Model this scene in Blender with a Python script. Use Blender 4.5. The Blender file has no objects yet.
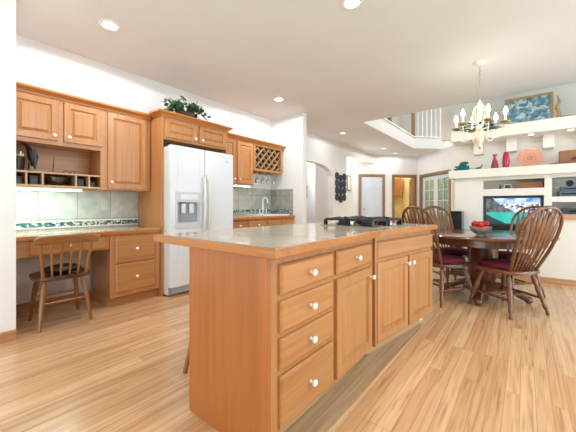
import bpy, bmesh, math, random
from mathutils import Vector, Matrix
random.seed(7)
R = math.radians
S = bpy.context.scene
COL = S.collection

# ------------------------------------------------------------------ camera, world, lights, exposure
cam_d = bpy.data.cameras.new('camera'); cam = bpy.data.objects.new('camera', cam_d); COL.objects.link(cam)
cam.location = (3.95, 0, 1.07); cam.rotation_euler = (R(90), 0, R(38.68))
cam_d.sensor_width = 36; cam_d.lens = 18.5; cam_d.shift_y = -0.01736; cam_d.clip_start = .05
S.camera = cam
S.view_settings.view_transform = 'Standard'; S.view_settings.look = 'None'
S.view_settings.exposure = 0.48; S.view_settings.gamma = 1.0; S.view_settings.use_curve_mapping = False
S.cycles.use_denoising = True
S.cycles.max_bounces = 10; S.cycles.diffuse_bounces = 6; S.cycles.transparent_max_bounces = 16
S.cycles.sample_clamp_indirect = 6.0; S.cycles.caustics_reflective = False; S.cycles.caustics_refractive = False
W = bpy.data.worlds.new('daylight'); S.world = W; W.use_nodes = True
W.node_tree.nodes['Background'].inputs[0].default_value = (.81, .96, 1.0, 1)
W.node_tree.nodes['Background'].inputs[1].default_value = 0.46

def area(name, loc, target, sx, sy, power, col=(1, .98, .95)):
    d = bpy.data.lights.new(name, 'AREA'); d.shape = 'RECTANGLE'; d.size = sx; d.size_y = sy
    d.energy = power; d.color = col
    o = bpy.data.objects.new(name, d); COL.objects.link(o); o.location = loc
    o.rotation_euler = (Vector(target) - Vector(loc)).to_track_quat('-Z', 'Y').to_euler()
    return o
def point(name, loc, power, col=(1, .9, .75), r=.05):
    d = bpy.data.lights.new(name, 'POINT'); d.energy = power; d.color = col; d.shadow_soft_size = r
    o = bpy.data.objects.new(name, d); COL.objects.link(o); o.location = loc; return o
DAY = (.81, .965, 1.0)
area('window_daylight_behind', (3.2, -2.5, 1.6), (2.5, 3, 1.5), 3.6, 2.0, 12, DAY)
area('window_daylight_right', (7.3, 2.6, 1.75), (0, 3.0, 1.9), 4.0, 1.7, 48, DAY)
area('ceiling_fill_behind', (2.2, -2.3, .3), (.8, 4.0, 2.78), 4.5, 1.2, 70, DAY)  # added upward fill to brighten the ceiling, standing for no real source
area('ceiling_fill_right', (7.0, 3.2, .3), (1.6, 3.6, 2.78), 4.0, 1.2, 62, DAY)  # second added fill, aimed up at the ceiling from the right
area('high_window_daylight', (5.6, 9.0, 4.9), (2.4, 6.4, 2.6), 3.0, 1.8, 60, (1, .97, .92))
area('void_fill', (2.9, 7.6, 5.35), (1.8, 8.4, 0), 2.4, 2.4, 85, (1, .97, .92))  # added overhead fill for the void and the walls below it

# ------------------------------------------------------------------ node helpers and materials
def lin(c):
    return tuple((v/255/12.92) if v/255 <= .04045 else ((v/255+.055)/1.055)**2.4 for v in c) + (1,)
def new_mat(name):
    m = bpy.data.materials.new(name); m.use_nodes = True
    nt = m.node_tree; return m, nt, nt.nodes['Principled BSDF']
def N(nt, t, **k):
    n = nt.nodes.new(t)
    for a, v in k.items():
        if a.startswith('i_'): n.inputs[a[2:].replace('_', ' ')].default_value = v
        else: setattr(n, a, v)
    return n
def ramp(nt, fac, stops):
    r = N(nt, 'ShaderNodeValToRGB'); e = r.color_ramp.elements
    while len(e) < len(stops): e.new(.5)
    for el, (p, c) in zip(e, stops): el.position = p; el.color = c
    nt.links.new(fac, r.inputs[0]); return r.outputs[0]
def mixc(nt, fac, a, b, mode='MIX'):
    m = N(nt, 'ShaderNodeMix', data_type='RGBA', blend_type=mode)
    for i, v in ((0, fac), (6, a), (7, b)):
        if hasattr(v, 'is_linked'): nt.links.new(v, m.inputs[i])
        else: m.inputs[i].default_value = v
    return m.outputs[2]
def mth(nt, op, a, b=0.0, c=None):
    m = N(nt, 'ShaderNodeMath', operation=op)
    for i, v in enumerate((a, b, c)):
        if v is None: continue
        if hasattr(v, 'is_linked'): nt.links.new(v, m.inputs[i])
        else: m.inputs[i].default_value = v
    return m.outputs[0]
def objco(nt): return N(nt, 'ShaderNodeTexCoord').outputs['Object']
def scaled(nt, v, s, off=None):
    m = N(nt, 'ShaderNodeMapping'); nt.links.new(v, m.inputs[0]); m.inputs['Scale'].default_value = s
    if off is not None: nt.links.new(off, m.inputs['Location'])
    return m.outputs[0]
def bump(nt, b, h, strength=.2, dist=.01):
    n = N(nt, 'ShaderNodeBump', i_Strength=strength, i_Distance=dist); nt.links.new(h, n.inputs['Height'])
    nt.links.new(n.outputs[0], b.inputs['Normal'])

def plain(name, rgb, rough=.5, metal=0, var=.06, scale=8, emit=None, es=0, coat=0, spec=None):
    m, nt, b = new_mat(name)
    n = N(nt, 'ShaderNodeTexNoise', i_Scale=scale, i_Detail=3); nt.links.new(objco(nt), n.inputs['Vector'])
    c = lin(rgb); lo = tuple(v*(1-var) for v in c[:3])+(1,); hi = tuple(min(1, v*(1+var)) for v in c[:3])+(1,)
    nt.links.new(ramp(nt, n.outputs['Fac'], [(.3, lo), (.7, hi)]), b.inputs['Base Color'])
    b.inputs['Roughness'].default_value = rough; b.inputs['Metallic'].default_value = metal
    b.inputs['Coat Weight'].default_value = coat
    if spec is not None: b.inputs['Specular IOR Level'].default_value = spec
    if emit: b.inputs['Emission Color'].default_value = lin(emit); b.inputs['Emission Strength'].default_value = es
    return m
def wood(name, base, dark, axis='z', rough=.35, k=1.0, coat=.15):
    m, nt, b = new_mat(name)
    v = objco(nt)
    info = N(nt, 'ShaderNodeObjectInfo')
    off = N(nt, 'ShaderNodeCombineXYZ')
    for i in range(3): nt.links.new(mth(nt, 'MULTIPLY', info.outputs['Random'], 7.3+3*i), off.inputs[i])
    s = {'z': (44, 44, 1.6), 'x': (1.6, 44, 44), 'y': (44, 1.6, 44)}[axis]
    n1 = N(nt, 'ShaderNodeTexNoise', i_Scale=1.0*k, i_Detail=6, i_Distortion=.6)
    nt.links.new(scaled(nt, v, s, off.outputs[0]), n1.inputs['Vector'])
    s2 = {'z': (5, 5, .6), 'x': (.6, 5, 5), 'y': (5, .6, 5)}[axis]
    n2 = N(nt, 'ShaderNodeTexNoise', i_Scale=1.0, i_Detail=2, i_Distortion=1.2)
    nt.links.new(scaled(nt, v, s2, off.outputs[0]), n2.inputs['Vector'])
    f = mth(nt, 'ADD', mth(nt, 'MULTIPLY', n1.outputs['Fac'], .65), mth(nt, 'MULTIPLY', n2.outputs['Fac'], .35))
    c = ramp(nt, f, [(.30, lin(dark)), (.55, lin(base)), (.80, tuple(min(1, x*1.13) for x in lin(base)[:3])+(1,))])
    t = mth(nt, 'ADD', mth(nt, 'MULTIPLY', info.outputs['Random'], .14), .93)
    hs = N(nt, 'ShaderNodeHueSaturation'); nt.links.new(c, hs.inputs['Color']); nt.links.new(t, hs.inputs['Value'])
    nt.links.new(hs.outputs[0], b.inputs['Base Color'])
    b.inputs['Roughness'].default_value = rough; b.inputs['Coat Weight'].default_value = coat; b.inputs['Coat Roughness'].default_value = .2
    bump(nt, b, n1.outputs['Fac'], .06, .003)
    return m
def tile(name, c1, c2, grout, size, rough=.2, axes='xy', off=(0, 0), mottle=6, mort=.004):
    m, nt, b = new_mat(name)
    sp = N(nt, 'ShaderNodeSeparateXYZ'); nt.links.new(objco(nt), sp.inputs[0])
    cb = N(nt, 'ShaderNodeCombineXYZ')
    for i, a in enumerate(axes):
        nt.links.new(mth(nt, 'ADD', sp.outputs['xyz'.index(a)], 50*size[i]+off[i]), cb.inputs[i])
    br = N(nt, 'ShaderNodeTexBrick', offset=0.0, i_Scale=1.0, i_Mortar_Size=mort)
    br.inputs['Brick Width'].default_value = size[0]; br.inputs['Row Height'].default_value = size[1]
    br.inputs['Color1'].default_value = lin(c1); br.inputs['Color2'].default_value = lin(c2); br.inputs['Mortar'].default_value = lin(grout)
    br.inputs['Mortar Smooth'].default_value = .1
    nt.links.new(cb.outputs[0], br.inputs['Vector'])
    n = N(nt, 'ShaderNodeTexNoise', i_Scale=mottle, i_Detail=5); nt.links.new(objco(nt), n.inputs['Vector'])
    mo = ramp(nt, n.outputs['Fac'], [(.3, (.78, .78, .78, 1)), (.7, (1.08, 1.08, 1.08, 1))])
    nt.links.new(mixc(nt, 1.0, br.outputs['Color'], mo, 'MULTIPLY'), b.inputs['Base Color'])
    b.inputs['Roughness'].default_value = rough
    h = mth(nt, 'SUBTRACT', 1.0, br.outputs['Fac']); bump(nt, b, h, .25, .003)
    return m
def clear_glass(name, tint=(240, 248, 246), refl=.12, rough=.02):
    m, nt, b = new_mat(name); nt.nodes.remove(b)
    t = N(nt, 'ShaderNodeBsdfTransparent'); t.inputs[0].default_value = lin(tint)
    g = N(nt, 'ShaderNodeBsdfGlossy'); g.inputs['Roughness'].default_value = rough
    fr = N(nt, 'ShaderNodeFresnel', i_IOR=1.45)
    mx = N(nt, 'ShaderNodeMixShader'); nt.links.new(mth(nt, 'ADD', mth(nt, 'MULTIPLY', fr.outputs[0], .8), refl*.3), mx.inputs[0])
    nt.links.new(t.outputs[0], mx.inputs[1]); nt.links.new(g.outputs[0], mx.inputs[2])
    nt.links.new(mx.outputs[0], nt.nodes['Material Output'].inputs[0]); return m
def emis(name, rgb, s):
    m, nt, b = new_mat(name); b.inputs['Base Color'].default_value = lin(rgb)
    b.inputs['Emission Color'].default_value = lin(rgb); b.inputs['Emission Strength'].default_value = s; return m

MAPLE, MAPLED = (186, 130, 80), (168, 110, 62)
M = {}
M['maple'] = wood('maple_vertical', MAPLE, MAPLED, 'z')
M['maple_h'] = wood('maple_horizontal', MAPLE, MAPLED, 'x')
M['maple_end'] = wood('maple_end_panel', (168, 99, 46), (156, 86, 38), 'z')  # end panel's deeper orange, with its shaded side also put into the colour
M['maple_edge'] = wood('maple_edge', (186, 118, 52), (166, 96, 36), 'x', .3)
M['maple_in'] = wood('maple_interior', (196, 160, 118), (176, 136, 94), 'x', .5)
M['toe'] = wood('toe_kick_oak', (190, 158, 116), (160, 124, 82), 'x', .45)
M['toe_y'] = wood('toe_board_oak', (190, 160, 126), (152, 122, 90), 'y', .4)
M['oak_trim'] = wood('oak_trim', (152, 118, 82), (124, 92, 60), 'z', .4)
M['oak_base'] = wood('oak_baseboard', (206, 158, 112), (176, 126, 82), 'x', .4)
M['oak_base_y'] = wood('oak_baseboard_side', (196, 140, 96), (166, 110, 70), 'y', .4)
M['old_pine'] = wood('old_pine', (150, 98, 50), (112, 68, 32), 'z', .35)
M['old_pine_x'] = wood('old_pine_rail', (150, 98, 50), (112, 68, 32), 'x', .35)
M['dark_seat'] = wood('dark_saddle_seat', (92, 54, 34), (56, 30, 20), 'y', .3)
M['cherry'] = wood('cherry_oak', (122, 76, 42), (72, 42, 22), 'z', .25)
M['cherry_seat'] = wood('cherry_seat', (112, 68, 40), (72, 40, 24), 'y', .22)
M['table_top'] = wood('table_top_wood', (112, 66, 40), (70, 36, 22), 'x', .14, coat=.6)
M['table_w'] = wood('table_base_wood', (104, 60, 36), (64, 34, 20), 'z', .25)
M['wall'] = plain('wall_paint', (234, 233, 232), .85, var=.015, scale=3)
M['wall_tv'] = plain('tv_wall_paint', (234, 230, 222), .85, var=.015, scale=3)
M['ceil'] = plain('ceiling_paint', (224, 225, 226), .9, var=.02, scale=2)
M['white_trim'] = plain('white_trim', (236, 234, 230), .5, var=.01)
M['white_door'] = plain('white_door_paint', (214, 224, 236), .45, var=.01)
M['fridge'] = plain('fridge_enamel', (226, 231, 238), .12, var=.01, coat=.5)
M['fridge_side'] = plain('fridge_side', (216, 216, 212), .35, var=.02)
M['fridge_grey'] = plain('dispenser_grey', (204, 207, 211), .35, var=.03)
M['fridge_dark'] = plain('dispenser_recess', (158, 162, 168), .4, var=.03)
M['knob'] = plain('white_ceramic', (242, 240, 232), .15, var=.01)
M['deck'] = plain('cooktop_deck', (150, 138, 120), .25, .3, var=.04)
M['black'] = plain('black_iron', (26, 27, 29), .4, var=.1)
M['black_gloss'] = plain('black_gloss', (16, 17, 20), .15, var=.1)
M['char'] = plain('charcoal', (58, 60, 66), .45, var=.08)
M['steel'] = plain('steel', (190, 192, 194), .25, 1, var=.04)
M['chrome'] = plain('chrome', (225, 230, 235), .08, 1, var=.01)
M['brass'] = plain('aged_brass', (190, 168, 116), .35, .8, var=.08)
M['cream'] = plain('cream_enamel', (238, 230, 208), .35, var=.03)
M['sink'] = plain('white_sink', (240, 240, 238), .15, var=.01)
M['burg'] = plain('burgundy_fabric', (104, 18, 42), .85, var=.25, scale=40)
M['leaf'] = plain('ivy_leaf', (44, 92, 46), .4, var=.4, scale=14)
M['leaf2'] = plain('teal_leaf', (58, 104, 104), .5, var=.35, scale=20)
M['basket'] = plain('basket_brown', (88, 58, 38), .7, var=.25, scale=60)
M['bronze'] = plain('dark_bronze', (46, 38, 36), .35, .4, var=.2)
M['wine_in'] = plain('rack_interior', (44, 24, 18), .6, var=.15)
M['navy'] = plain('navy_metal', (38, 44, 66), .35, .5, var=.25, scale=20)
M['teal'] = plain('teal_ceramic', (28, 128, 124), .25, var=.35, scale=30)
M['pink_v'] = plain('magenta_glass', (150, 40, 88), .1, var=.2, scale=20, coat=.5)
M['red_v'] = plain('crimson_glass', (172, 20, 72), .1, var=.2, scale=20, coat=.5)
M['terra'] = plain('terracotta_pink', (200, 142, 120), .5, var=.06, scale=20)
M['terra_d'] = plain('terracotta_dark', (172, 98, 78), .5, var=.1, scale=20)
M['boxwood'] = plain('crate_brown', (150, 104, 66), .6, var=.12, scale=12)
M['darkwood'] = plain('dark_slab', (104, 72, 54), .5, var=.2, scale=12)
M['gold'] = plain('gold_frame', (172, 148, 100), .4, .3, var=.25, scale=30)
M['avgrey'] = plain('blue_grey_component', (84, 98, 112), .35, .2, var=.08)
M['apple'] = plain('red_apple', (196, 28, 36), .25, var=.35, scale=18)
M['apple_o'] = plain('peach_fruit', (214, 96, 62), .35, var=.3, scale=18)
M['yellow'] = plain('warm_yellow_paint', (238, 226, 186), .85, var=.02)
M['sage'] = plain('sage_paint', (196, 204, 184), .85, var=.04)
M['glass'] = clear_glass('clear_glass')
M['green_glass'] = clear_glass('green_bowl_glass', (150, 178, 168), .6)
M['bowl_glass'] = clear_glass('cut_glass', (248, 250, 250), .4)
def highlight_white():  # white mixed into the clear glass, standing in for bright highlights
    nt = M['bowl_glass'].node_tree; out = nt.nodes['Material Output']; src = out.inputs[0].links[0].from_socket
    d = N(nt, 'ShaderNodeBsdfDiffuse'); d.inputs[0].default_value = (.85, .88, .9, 1)
    mx = N(nt, 'ShaderNodeMixShader'); mx.inputs[0].default_value = .22
    nt.links.new(src, mx.inputs[1]); nt.links.new(d.outputs[0], mx.inputs[2]); nt.links.new(mx.outputs[0], out.inputs[0])
highlight_white()
M['lamp'] = emis('lamp_white', (255, 248, 232), 8)
M['lamp_dim'] = emis('lamp_dim', (255, 246, 230), .9)
M['bulb'] = emis('candle_bulb', (255, 244, 222), 12)
M['tube'] = emis('fluorescent_cool', (226, 255, 246), 5)
M['off'] = plain('unlit_lens', (226, 222, 212), .5, var=.02)
M['tile_top'] = tile('counter_tile', (200, 184, 164), (192, 176, 156), (168, 152, 134), (.335, .335), .12, 'xy', (.1, .16))
M['splash'] = tile('backsplash_tile', (190, 192, 184), (180, 184, 176), (150, 150, 142), (.343, .345), .25, 'yz', (-.777, -.925), 9)
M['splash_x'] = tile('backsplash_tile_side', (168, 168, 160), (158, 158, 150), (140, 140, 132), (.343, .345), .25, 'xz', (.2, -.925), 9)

def mosaic():
    m, nt, b = new_mat('mosaic_border')
    v = N(nt, 'ShaderNodeTexVoronoi', i_Scale=52.0); nt.links.new(objco(nt), v.inputs['Vector'])
    sp = N(nt, 'ShaderNodeSeparateColor'); nt.links.new(v.outputs['Color'], sp.inputs[0])
    c = ramp(nt, sp.outputs[0], [(0, lin((22, 70, 84))), (.35, lin((50, 110, 124))), (.6, lin((120, 130, 104))), (.85, lin((206, 210, 190)))])
    nt.links.new(c, b.inputs['Base Color']); b.inputs['Roughness'].default_value = .2; return m
M['mosaic'] = mosaic()

def floor_mat():
    m, nt, b = new_mat('oak_floor')
    sp = N(nt, 'ShaderNodeSeparateXYZ'); nt.links.new(objco(nt), sp.inputs[0])
    cb = N(nt, 'ShaderNodeCombineXYZ')
    nt.links.new(mth(nt, 'ADD', sp.outputs[1], 40.0), cb.inputs[0]); nt.links.new(mth(nt, 'ADD', sp.outputs[0], 40.0), cb.inputs[1])
    br = N(nt, 'ShaderNodeTexBrick', offset=.37, offset_frequency=3, i_Scale=1.0, i_Mortar_Size=.0011)
    br.inputs['Brick Width'].default_value = 1.15; br.inputs['Row Height'].default_value = .068
    br.inputs['Color1'].default_value = (0, 0, 0, 1); br.inputs['Color2'].default_value = (1, 1, 1, 1)
    br.inputs['Mortar'].default_value = (.2, .2, .2, 1)
    nt.links.new(cb.outputs[0], br.inputs['Vector'])
    base = ramp(nt, br.outputs['Color'], [(0, lin((206, 160, 116))), (.3, lin((215, 172, 128))), (.7, lin((220, 178, 134))), (1, lin((227, 188, 146)))])
    # grain, shifted from board to board
    o = N(nt, 'ShaderNodeCombineXYZ'); nt.links.new(mth(nt, 'MULTIPLY', br.outputs['Color'], 31.0), o.inputs[0]); nt.links.new(mth(nt, 'MULTIPLY', br.outputs['Color'], 17.0), o.inputs[1])
    g = N(nt, 'ShaderNodeTexNoise', i_Scale=1.0, i_Detail=7, i_Distortion=1.1)
    nt.links.new(scaled(nt, objco(nt), (42, 1.5, 1), o.outputs[0]), g.inputs['Vector'])
    gc = ramp(nt, g.outputs['Fac'], [(.30, (.58, .48, .40, 1)), (.43, (.88, .84, .80, 1)), (.54, (1.0, .99, .98, 1)), (.7, (1.06, 1.06, 1.06, 1))])
    c = mixc(nt, .85, base, gc, 'MULTIPLY')
    kn = N(nt, 'ShaderNodeTexNoise', i_Scale=1.0, i_Detail=3, i_Distortion=.8)
    nt.links.new(scaled(nt, objco(nt), (17, 2.6, 1), o.outputs[0]), kn.inputs['Vector'])
    c = mixc(nt, ramp(nt, kn.outputs['Fac'], [(.70, (0, 0, 0, 1)), (.80, (.6, .6, .6, 1))]), c, lin((120, 74, 44)))
    seam = mixc(nt, mth(nt, 'MULTIPLY', br.outputs['Fac'], .55), c, lin((120, 78, 46)))
    nt.links.new(seam, b.inputs['Base Color'])
    b.inputs['Roughness'].default_value = .27; b.inputs['Coat Weight'].default_value = .25; b.inputs['Coat Roughness'].default_value = .12
    bump(nt, b, mth(nt, 'SUBTRACT', 1.0, br.outputs['Fac']), .15, .002)
    return m
M['floor'] = floor_mat()

def painting_mat():
    m, nt, b = new_mat('painted_canvas')
    n = N(nt, 'ShaderNodeTexNoise', i_Scale=13.0, i_Detail=7, i_Distortion=.8); nt.links.new(scaled(nt, objco(nt), (1, 1, 1.0)), n.inputs['Vector'])
    c = ramp(nt, n.outputs['Fac'], [(.25, lin((40, 60, 92))), (.42, lin((86, 128, 150))), (.52, lin((112, 160, 170))), (.58, lin((206, 214, 212))), (.7, lin((132, 136, 150)))])
    nt.links.new(c, b.inputs['Base Color']); b.inputs['Roughness'].default_value = .4; return m
M['paint'] = painting_mat()

def screen_mat():       # a lake under snowy mountains, lit by the set itself
    m, nt, b = new_mat('tv_picture')
    sp = N(nt, 'ShaderNodeSeparateXYZ'); nt.links.new(objco(nt), sp.inputs[0]); x, z = sp.outputs[0], sp.outputs[2]
    def ns(scale, v, det=5):
        n = N(nt, 'ShaderNodeTexNoise', i_Scale=scale, i_Detail=det); nt.links.new(v, n.inputs['Vector']); return n.outputs['Fac']
    xv = N(nt, 'ShaderNodeCombineXYZ'); nt.links.new(x, xv.inputs[0])
    ridge = mth(nt, 'ADD', mth(nt, 'MULTIPLY', ns(9, xv.outputs[0]), .16), .03)
    mount = mth(nt, 'LESS_THAN', z, ridge)
    snow = ramp(nt, ns(22, objco(nt)), [(.44, lin((70, 84, 116))), (.56, lin((240, 244, 252)))])
    sky = ramp(nt, ns(7, objco(nt)), [(.4, lin((60, 130, 214))), (.62, lin((226, 238, 252)))])
    c = mixc(nt, mount, sky, snow)
    lw = mth(nt, 'ADD', mth(nt, 'MULTIPLY', x, -.75), mth(nt, 'MULTIPLY', mth(nt, 'SUBTRACT', ns(14, objco(nt)), .5), .12))
    slope = mth(nt, 'LESS_THAN', z, mth(nt, 'SUBTRACT', lw, .0))
    c = mixc(nt, slope, c, ramp(nt, ns(18, objco(nt)), [(.35, lin((30, 34, 44))), (.6, lin((104, 98, 100)))]))
    c = mixc(nt, mth(nt, 'LESS_THAN', z, -.02), c, ramp(nt, ns(5, objco(nt)), [(.3, lin((10, 150, 140))), (.7, lin((30, 186, 172)))]))
    trees = mth(nt, 'LESS_THAN', z, mth(nt, 'ADD', mth(nt, 'MULTIPLY', mth(nt, 'ADD', x, .1), -.55), -.18))
    c = mixc(nt, trees, c, lin((12, 50, 52)))
    b.inputs['Base Color'].default_value = (.01, .01, .01, 1); b.inputs['Roughness'].default_value = .2
    nt.links.new(c, b.inputs['Emission Color']); b.inputs['Emission Strength'].default_value = .95
    return m
M['screen'] = screen_mat()

# ------------------------------------------------------------------ mesh helpers
class MB:
    def __init__(s): s.bm = bmesh.new()
    def _add(s, vs, fs, T=None):
        bv = [s.bm.verts.new(T @ Vector(v) if T else v) for v in vs]
        out = []
        for f in fs:
            try: out.append(s.bm.faces.new([bv[i] for i in f]))
            except ValueError: pass
        return bv, out
    def box(s, x0, x1, y0, y1, z0, z1, bev=0, T=None, seg=2):
        v = [(x0,y0,z0),(x1,y0,z0),(x1,y1,z0),(x0,y1,z0),(x0,y0,z1),(x1,y0,z1),(x1,y1,z1),(x0,y1,z1)]
        f = [(0,3,2,1),(4,5,6,7),(0,1,5,4),(1,2,6,5),(2,3,7,6),(3,0,4,7)]
        bv, fs = s._add(v, f, T)
        if bev:
            ed = set(e for fc in fs for e in fc.edges)
            bmesh.ops.bevel(s.bm, geom=list(ed), offset=bev, segments=seg, affect='EDGES', profile=.5, clamp_overlap=True)
        return s
    def prism(s, pts, z0, z1, bev=0, T=None):
        n = len(pts); v = [(p[0], p[1], z0) for p in pts] + [(p[0], p[1], z1) for p in pts]
        f = [tuple(range(n-1, -1, -1)), tuple(range(n, 2*n))] + [(i, (i+1) % n, n+(i+1) % n, n+i) for i in range(n)]
        bv, fs = s._add(v, f, T)
        if bev:
            ed = set(e for fc in fs[:2] for e in fc.edges)
            bmesh.ops.bevel(s.bm, geom=list(ed), offset=bev, segments=2, affect='EDGES', profile=.5, clamp_overlap=True)
        return s
    def lathe(s, prof, c=(0,0,0), seg=24, T=None, sx=1, sy=1):
        vs, fs = [], []
        n = len(prof)
        for k in range(seg):
            a = 2*math.pi*k/seg
            for r, z in prof: vs.append((c[0]+r*math.cos(a)*sx, c[1]+r*math.sin(a)*sy, c[2]+z))
        for k in range(seg):
            k2 = (k+1) % seg
            for i in range(n-1): fs.append((k*n+i, k2*n+i, k2*n+i+1, k*n+i+1))
        if abs(prof[0][0]-prof[-1][0]) < 1e-6 and prof[0][0] > .004:      # a closed ring
            for k in range(seg): fs.append((k*n+n-1, ((k+1) % seg)*n+n-1, ((k+1) % seg)*n, k*n))
        else: fs.append(tuple(k*n for k in range(seg-1, -1, -1))); fs.append(tuple(k*n+n-1 for k in range(seg)))
        s._add(vs, fs, T); return s
    def tube(s, pts, r, seg=8, closed=False):
        pts = [Vector(p) for p in pts]; n = len(pts)
        rs = r if isinstance(r, (list, tuple)) else [r]*n
        rings = []; up = None
        for i, p in enumerate(pts):
            a = pts[(i-1) % n] if (closed or i > 0) else p; b = pts[(i+1) % n] if (closed or i < n-1) else p
            d = (b-a).normalized()
            if up is None: up = Vector((0,0,1)) if abs(d.z) < .9 else Vector((1,0,0))
            sd = d.cross(up).normalized(); up = sd.cross(d).normalized()
            rings.append([s.bm.verts.new(p + (sd*math.cos(2*math.pi*k/seg) + up*math.sin(2*math.pi*k/seg))*rs[i]) for k in range(seg)])
        m = n if closed else n-1
        for i in range(m):
            A, B = rings[i], rings[(i+1) % n]
            for k in range(seg): s.bm.faces.new((A[k], A[(k+1) % seg], B[(k+1) % seg], B[k]))
        if not closed:
            s.bm.faces.new(rings[0][::-1]); s.bm.faces.new(rings[-1])
        return s
    def ribbon(s, pts, ws, th, wdir):      # flat tapering slat: width along wdir, thickness across it
        pts = [Vector(p) for p in pts]; wd = Vector(wdir).normalized(); rings = []
        for i, p in enumerate(pts):
            d = (pts[min(i+1, len(pts)-1)] - pts[max(i-1, 0)]).normalized()
            w = (wd - d*wd.dot(d)).normalized(); t = d.cross(w)
            h = ws[i]/2
            rings.append([s.bm.verts.new(p + w*a*h + t*b*th/2) for a, b in ((-1,-.4),(-.6,-1),(.6,-1),(1,-.4),(1,.4),(.6,1),(-.6,1),(-1,.4))])
        for A, B in zip(rings, rings[1:]):
            for k in range(8): s.bm.faces.new((A[k], A[(k+1) % 8], B[(k+1) % 8], B[k]))
        s.bm.faces.new(rings[0][::-1]); s.bm.faces.new(rings[-1]); return s
    def ball(s, c, r, sx=1, sy=1, sz=1, seg=14):
        prof = [(max(1e-4, r*math.sin(math.pi*i/10)), -r*math.cos(math.pi*i/10)*sz) for i in range(11)]
        return s.lathe(prof, c, seg, sx=sx, sy=sy)
    def rings(s, rs):     # nested rectangular rings (x0,x1,z0,z1,y): a panelled front facing -y
        loops = []
        for x0, x1, z0, z1, y in rs:
            loops.append([s.bm.verts.new(v) for v in ((x0,y,z0),(x1,y,z0),(x1,y,z1),(x0,y,z1))])
        for A, B in zip(loops, loops[1:]):
            for k in range(4): s.bm.faces.new((A[k], A[(k+1) % 4], B[(k+1) % 4], B[k]))
        s.bm.faces.new(loops[-1]); s.bm.faces.new(loops[0][::-1]); return s
    def build(s, name, mat, parent=None, loc=None, rz=0, smooth=False, rot=None):
        bmesh.ops.recalc_face_normals(s.bm, faces=s.bm.faces)
        me = bpy.data.meshes.new(name); s.bm.to_mesh(me); s.bm.free()
        me.materials.append(M[mat] if isinstance(mat, str) else mat)
        if smooth:
            for p in me.polygons: p.use_smooth = True
            try: me.set_sharp_from_angle(angle=R(40))
            except Exception: pass
        o = bpy.data.objects.new(name, me); COL.objects.link(o)
        if loc: o.location = loc
        o.rotation_euler = rot if rot else (0, 0, rz)
        if parent: o.parent = parent
        return o
def tag(o, label=None, cat=None, group=None, kind=None):
    if label: o['label'] = label
    if cat: o['category'] = cat
    if group: o['group'] = group
    if kind: o['kind'] = kind
    return o
def thing(name, label, cat, loc=(0,0,0), rz=0, group=None):
    o = bpy.data.objects.new(name, None); COL.objects.link(o); o.empty_display_size = .1
    o.location = loc; o.rotation_euler = (0, 0, rz); return tag(o, label, cat, group)
def struct(o, label=None): o['kind'] = 'structure'; return tag(o, label)
def copy_tree(o, parent=None):
    c = o.copy(); COL.objects.link(c); c.parent = parent
    for ch in list(o.children): copy_tree(ch, c)
    return c
def wall_boxes(mb, u0, u1, z0, z1, y0, y1, holes):   # wall along x (local) between y0..y1 with rectangular holes
    us = sorted({u0, u1, *[v for h in holes for v in h[:2] if u0 < v < u1]}); zs = sorted({z0, z1, *[v for h in holes for v in h[2:4] if z0 < v < z1]})
    for a, b in zip(us, us[1:]):
        run = None
        for c, d in zip(zs, zs[1:]):
            mu, mz = (a+b)/2, (c+d)/2
            if any(h[0] < mu < h[1] and h[2] < mz < h[3] for h in holes):
                if run: mb.box(a, b, y0, y1, *run); run = None
            else: run = (run[0], d) if run else (c, d)
        if run: mb.box(a, b, y0, y1, *run)
    return mb

# ------------------------------------------------------------------ the setting
CZ = 2.78
struct(MB().box(-3.2, 7.6, -2.6, 14, -.06, 0).build('floor', 'floor'))
ce = MB().prism([(-3.2,-2.6),(7.4,-2.6),(7.4,5.68),(-3.2,5.68)], CZ, CZ+.32)
ce.prism([(-3.2,5.68),(1.37,5.68),(1.37,9.15),(2.1,9.88),(2.1,14),(-3.2,14)], CZ, CZ+.32)
struct(ce.build('ceiling', 'ceil'))
# left wall: desk alcove, partition, arched wall
struct(MB().box(-.15, 0, .3, 4.5, 0, CZ).build('wall_left', 'wall'))
struct(MB().box(-.15, .765, -2.6, .49, 0, CZ).build('wall_corner', 'wall'))
struct(MB().box(0, .79, 4.38, 4.5, 0, CZ).build('wall_partition', 'wall'))
aw = MB()
AY0, AY1, AZ, AR = 5.0, 6.82, 1.86, .27      # arch between y=5.0 and 6.82, springing at 1.86
aw.box(-.15, 0, 4.5, AY0, 0, CZ); aw.box(-.15, 0, AY1, 7.6, 0, CZ)
seg = 20; ay = [AY0 + (AY1-AY0)*i/seg for i in range(seg+1)]
az = [AZ + AR*math.sqrt(max(0, 1-((y-(AY0+AY1)/2)/((AY1-AY0)/2))**2)) for y in ay]
for i in range(seg):
    y0, y1, z0, z1 = ay[i], ay[i+1], az[i], az[i+1]
    aw._add([(-.15,y0,z0),(0,y0,z0),(0,y1,z1),(-.15,y1,z1),(-.15,y0,CZ),(0,y0,CZ),(0,y1,CZ),(-.15,y1,CZ)],
            [(0,3,2,1),(4,5,6,7),(0,1,5,4),(1,2,6,5),(2,3,7,6),(3,0,4,7)])
aw.box(-.15, 0, 7.6, 9.6, 2.48, CZ)
struct(aw.build('wall_arch', 'wall'))
struct(MB().box(-.67, -.527, 7.7, 9.06, 0, CZ).build('wall_passage', 'white_trim'))
hw = MB(); hw.box(-1.5, -1.35, 4.3, 9.4, 0, CZ); hw.box(-1.07, -.15, 7.6, 7.7, 0, CZ); hw.box(-1.35, -.15, 4.3, 4.4, 0, CZ); hw.box(-1.35, -.53, 9.3, 9.4, 0, CZ)
struct(hw.build('wall_hall', 'wall'))
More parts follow.
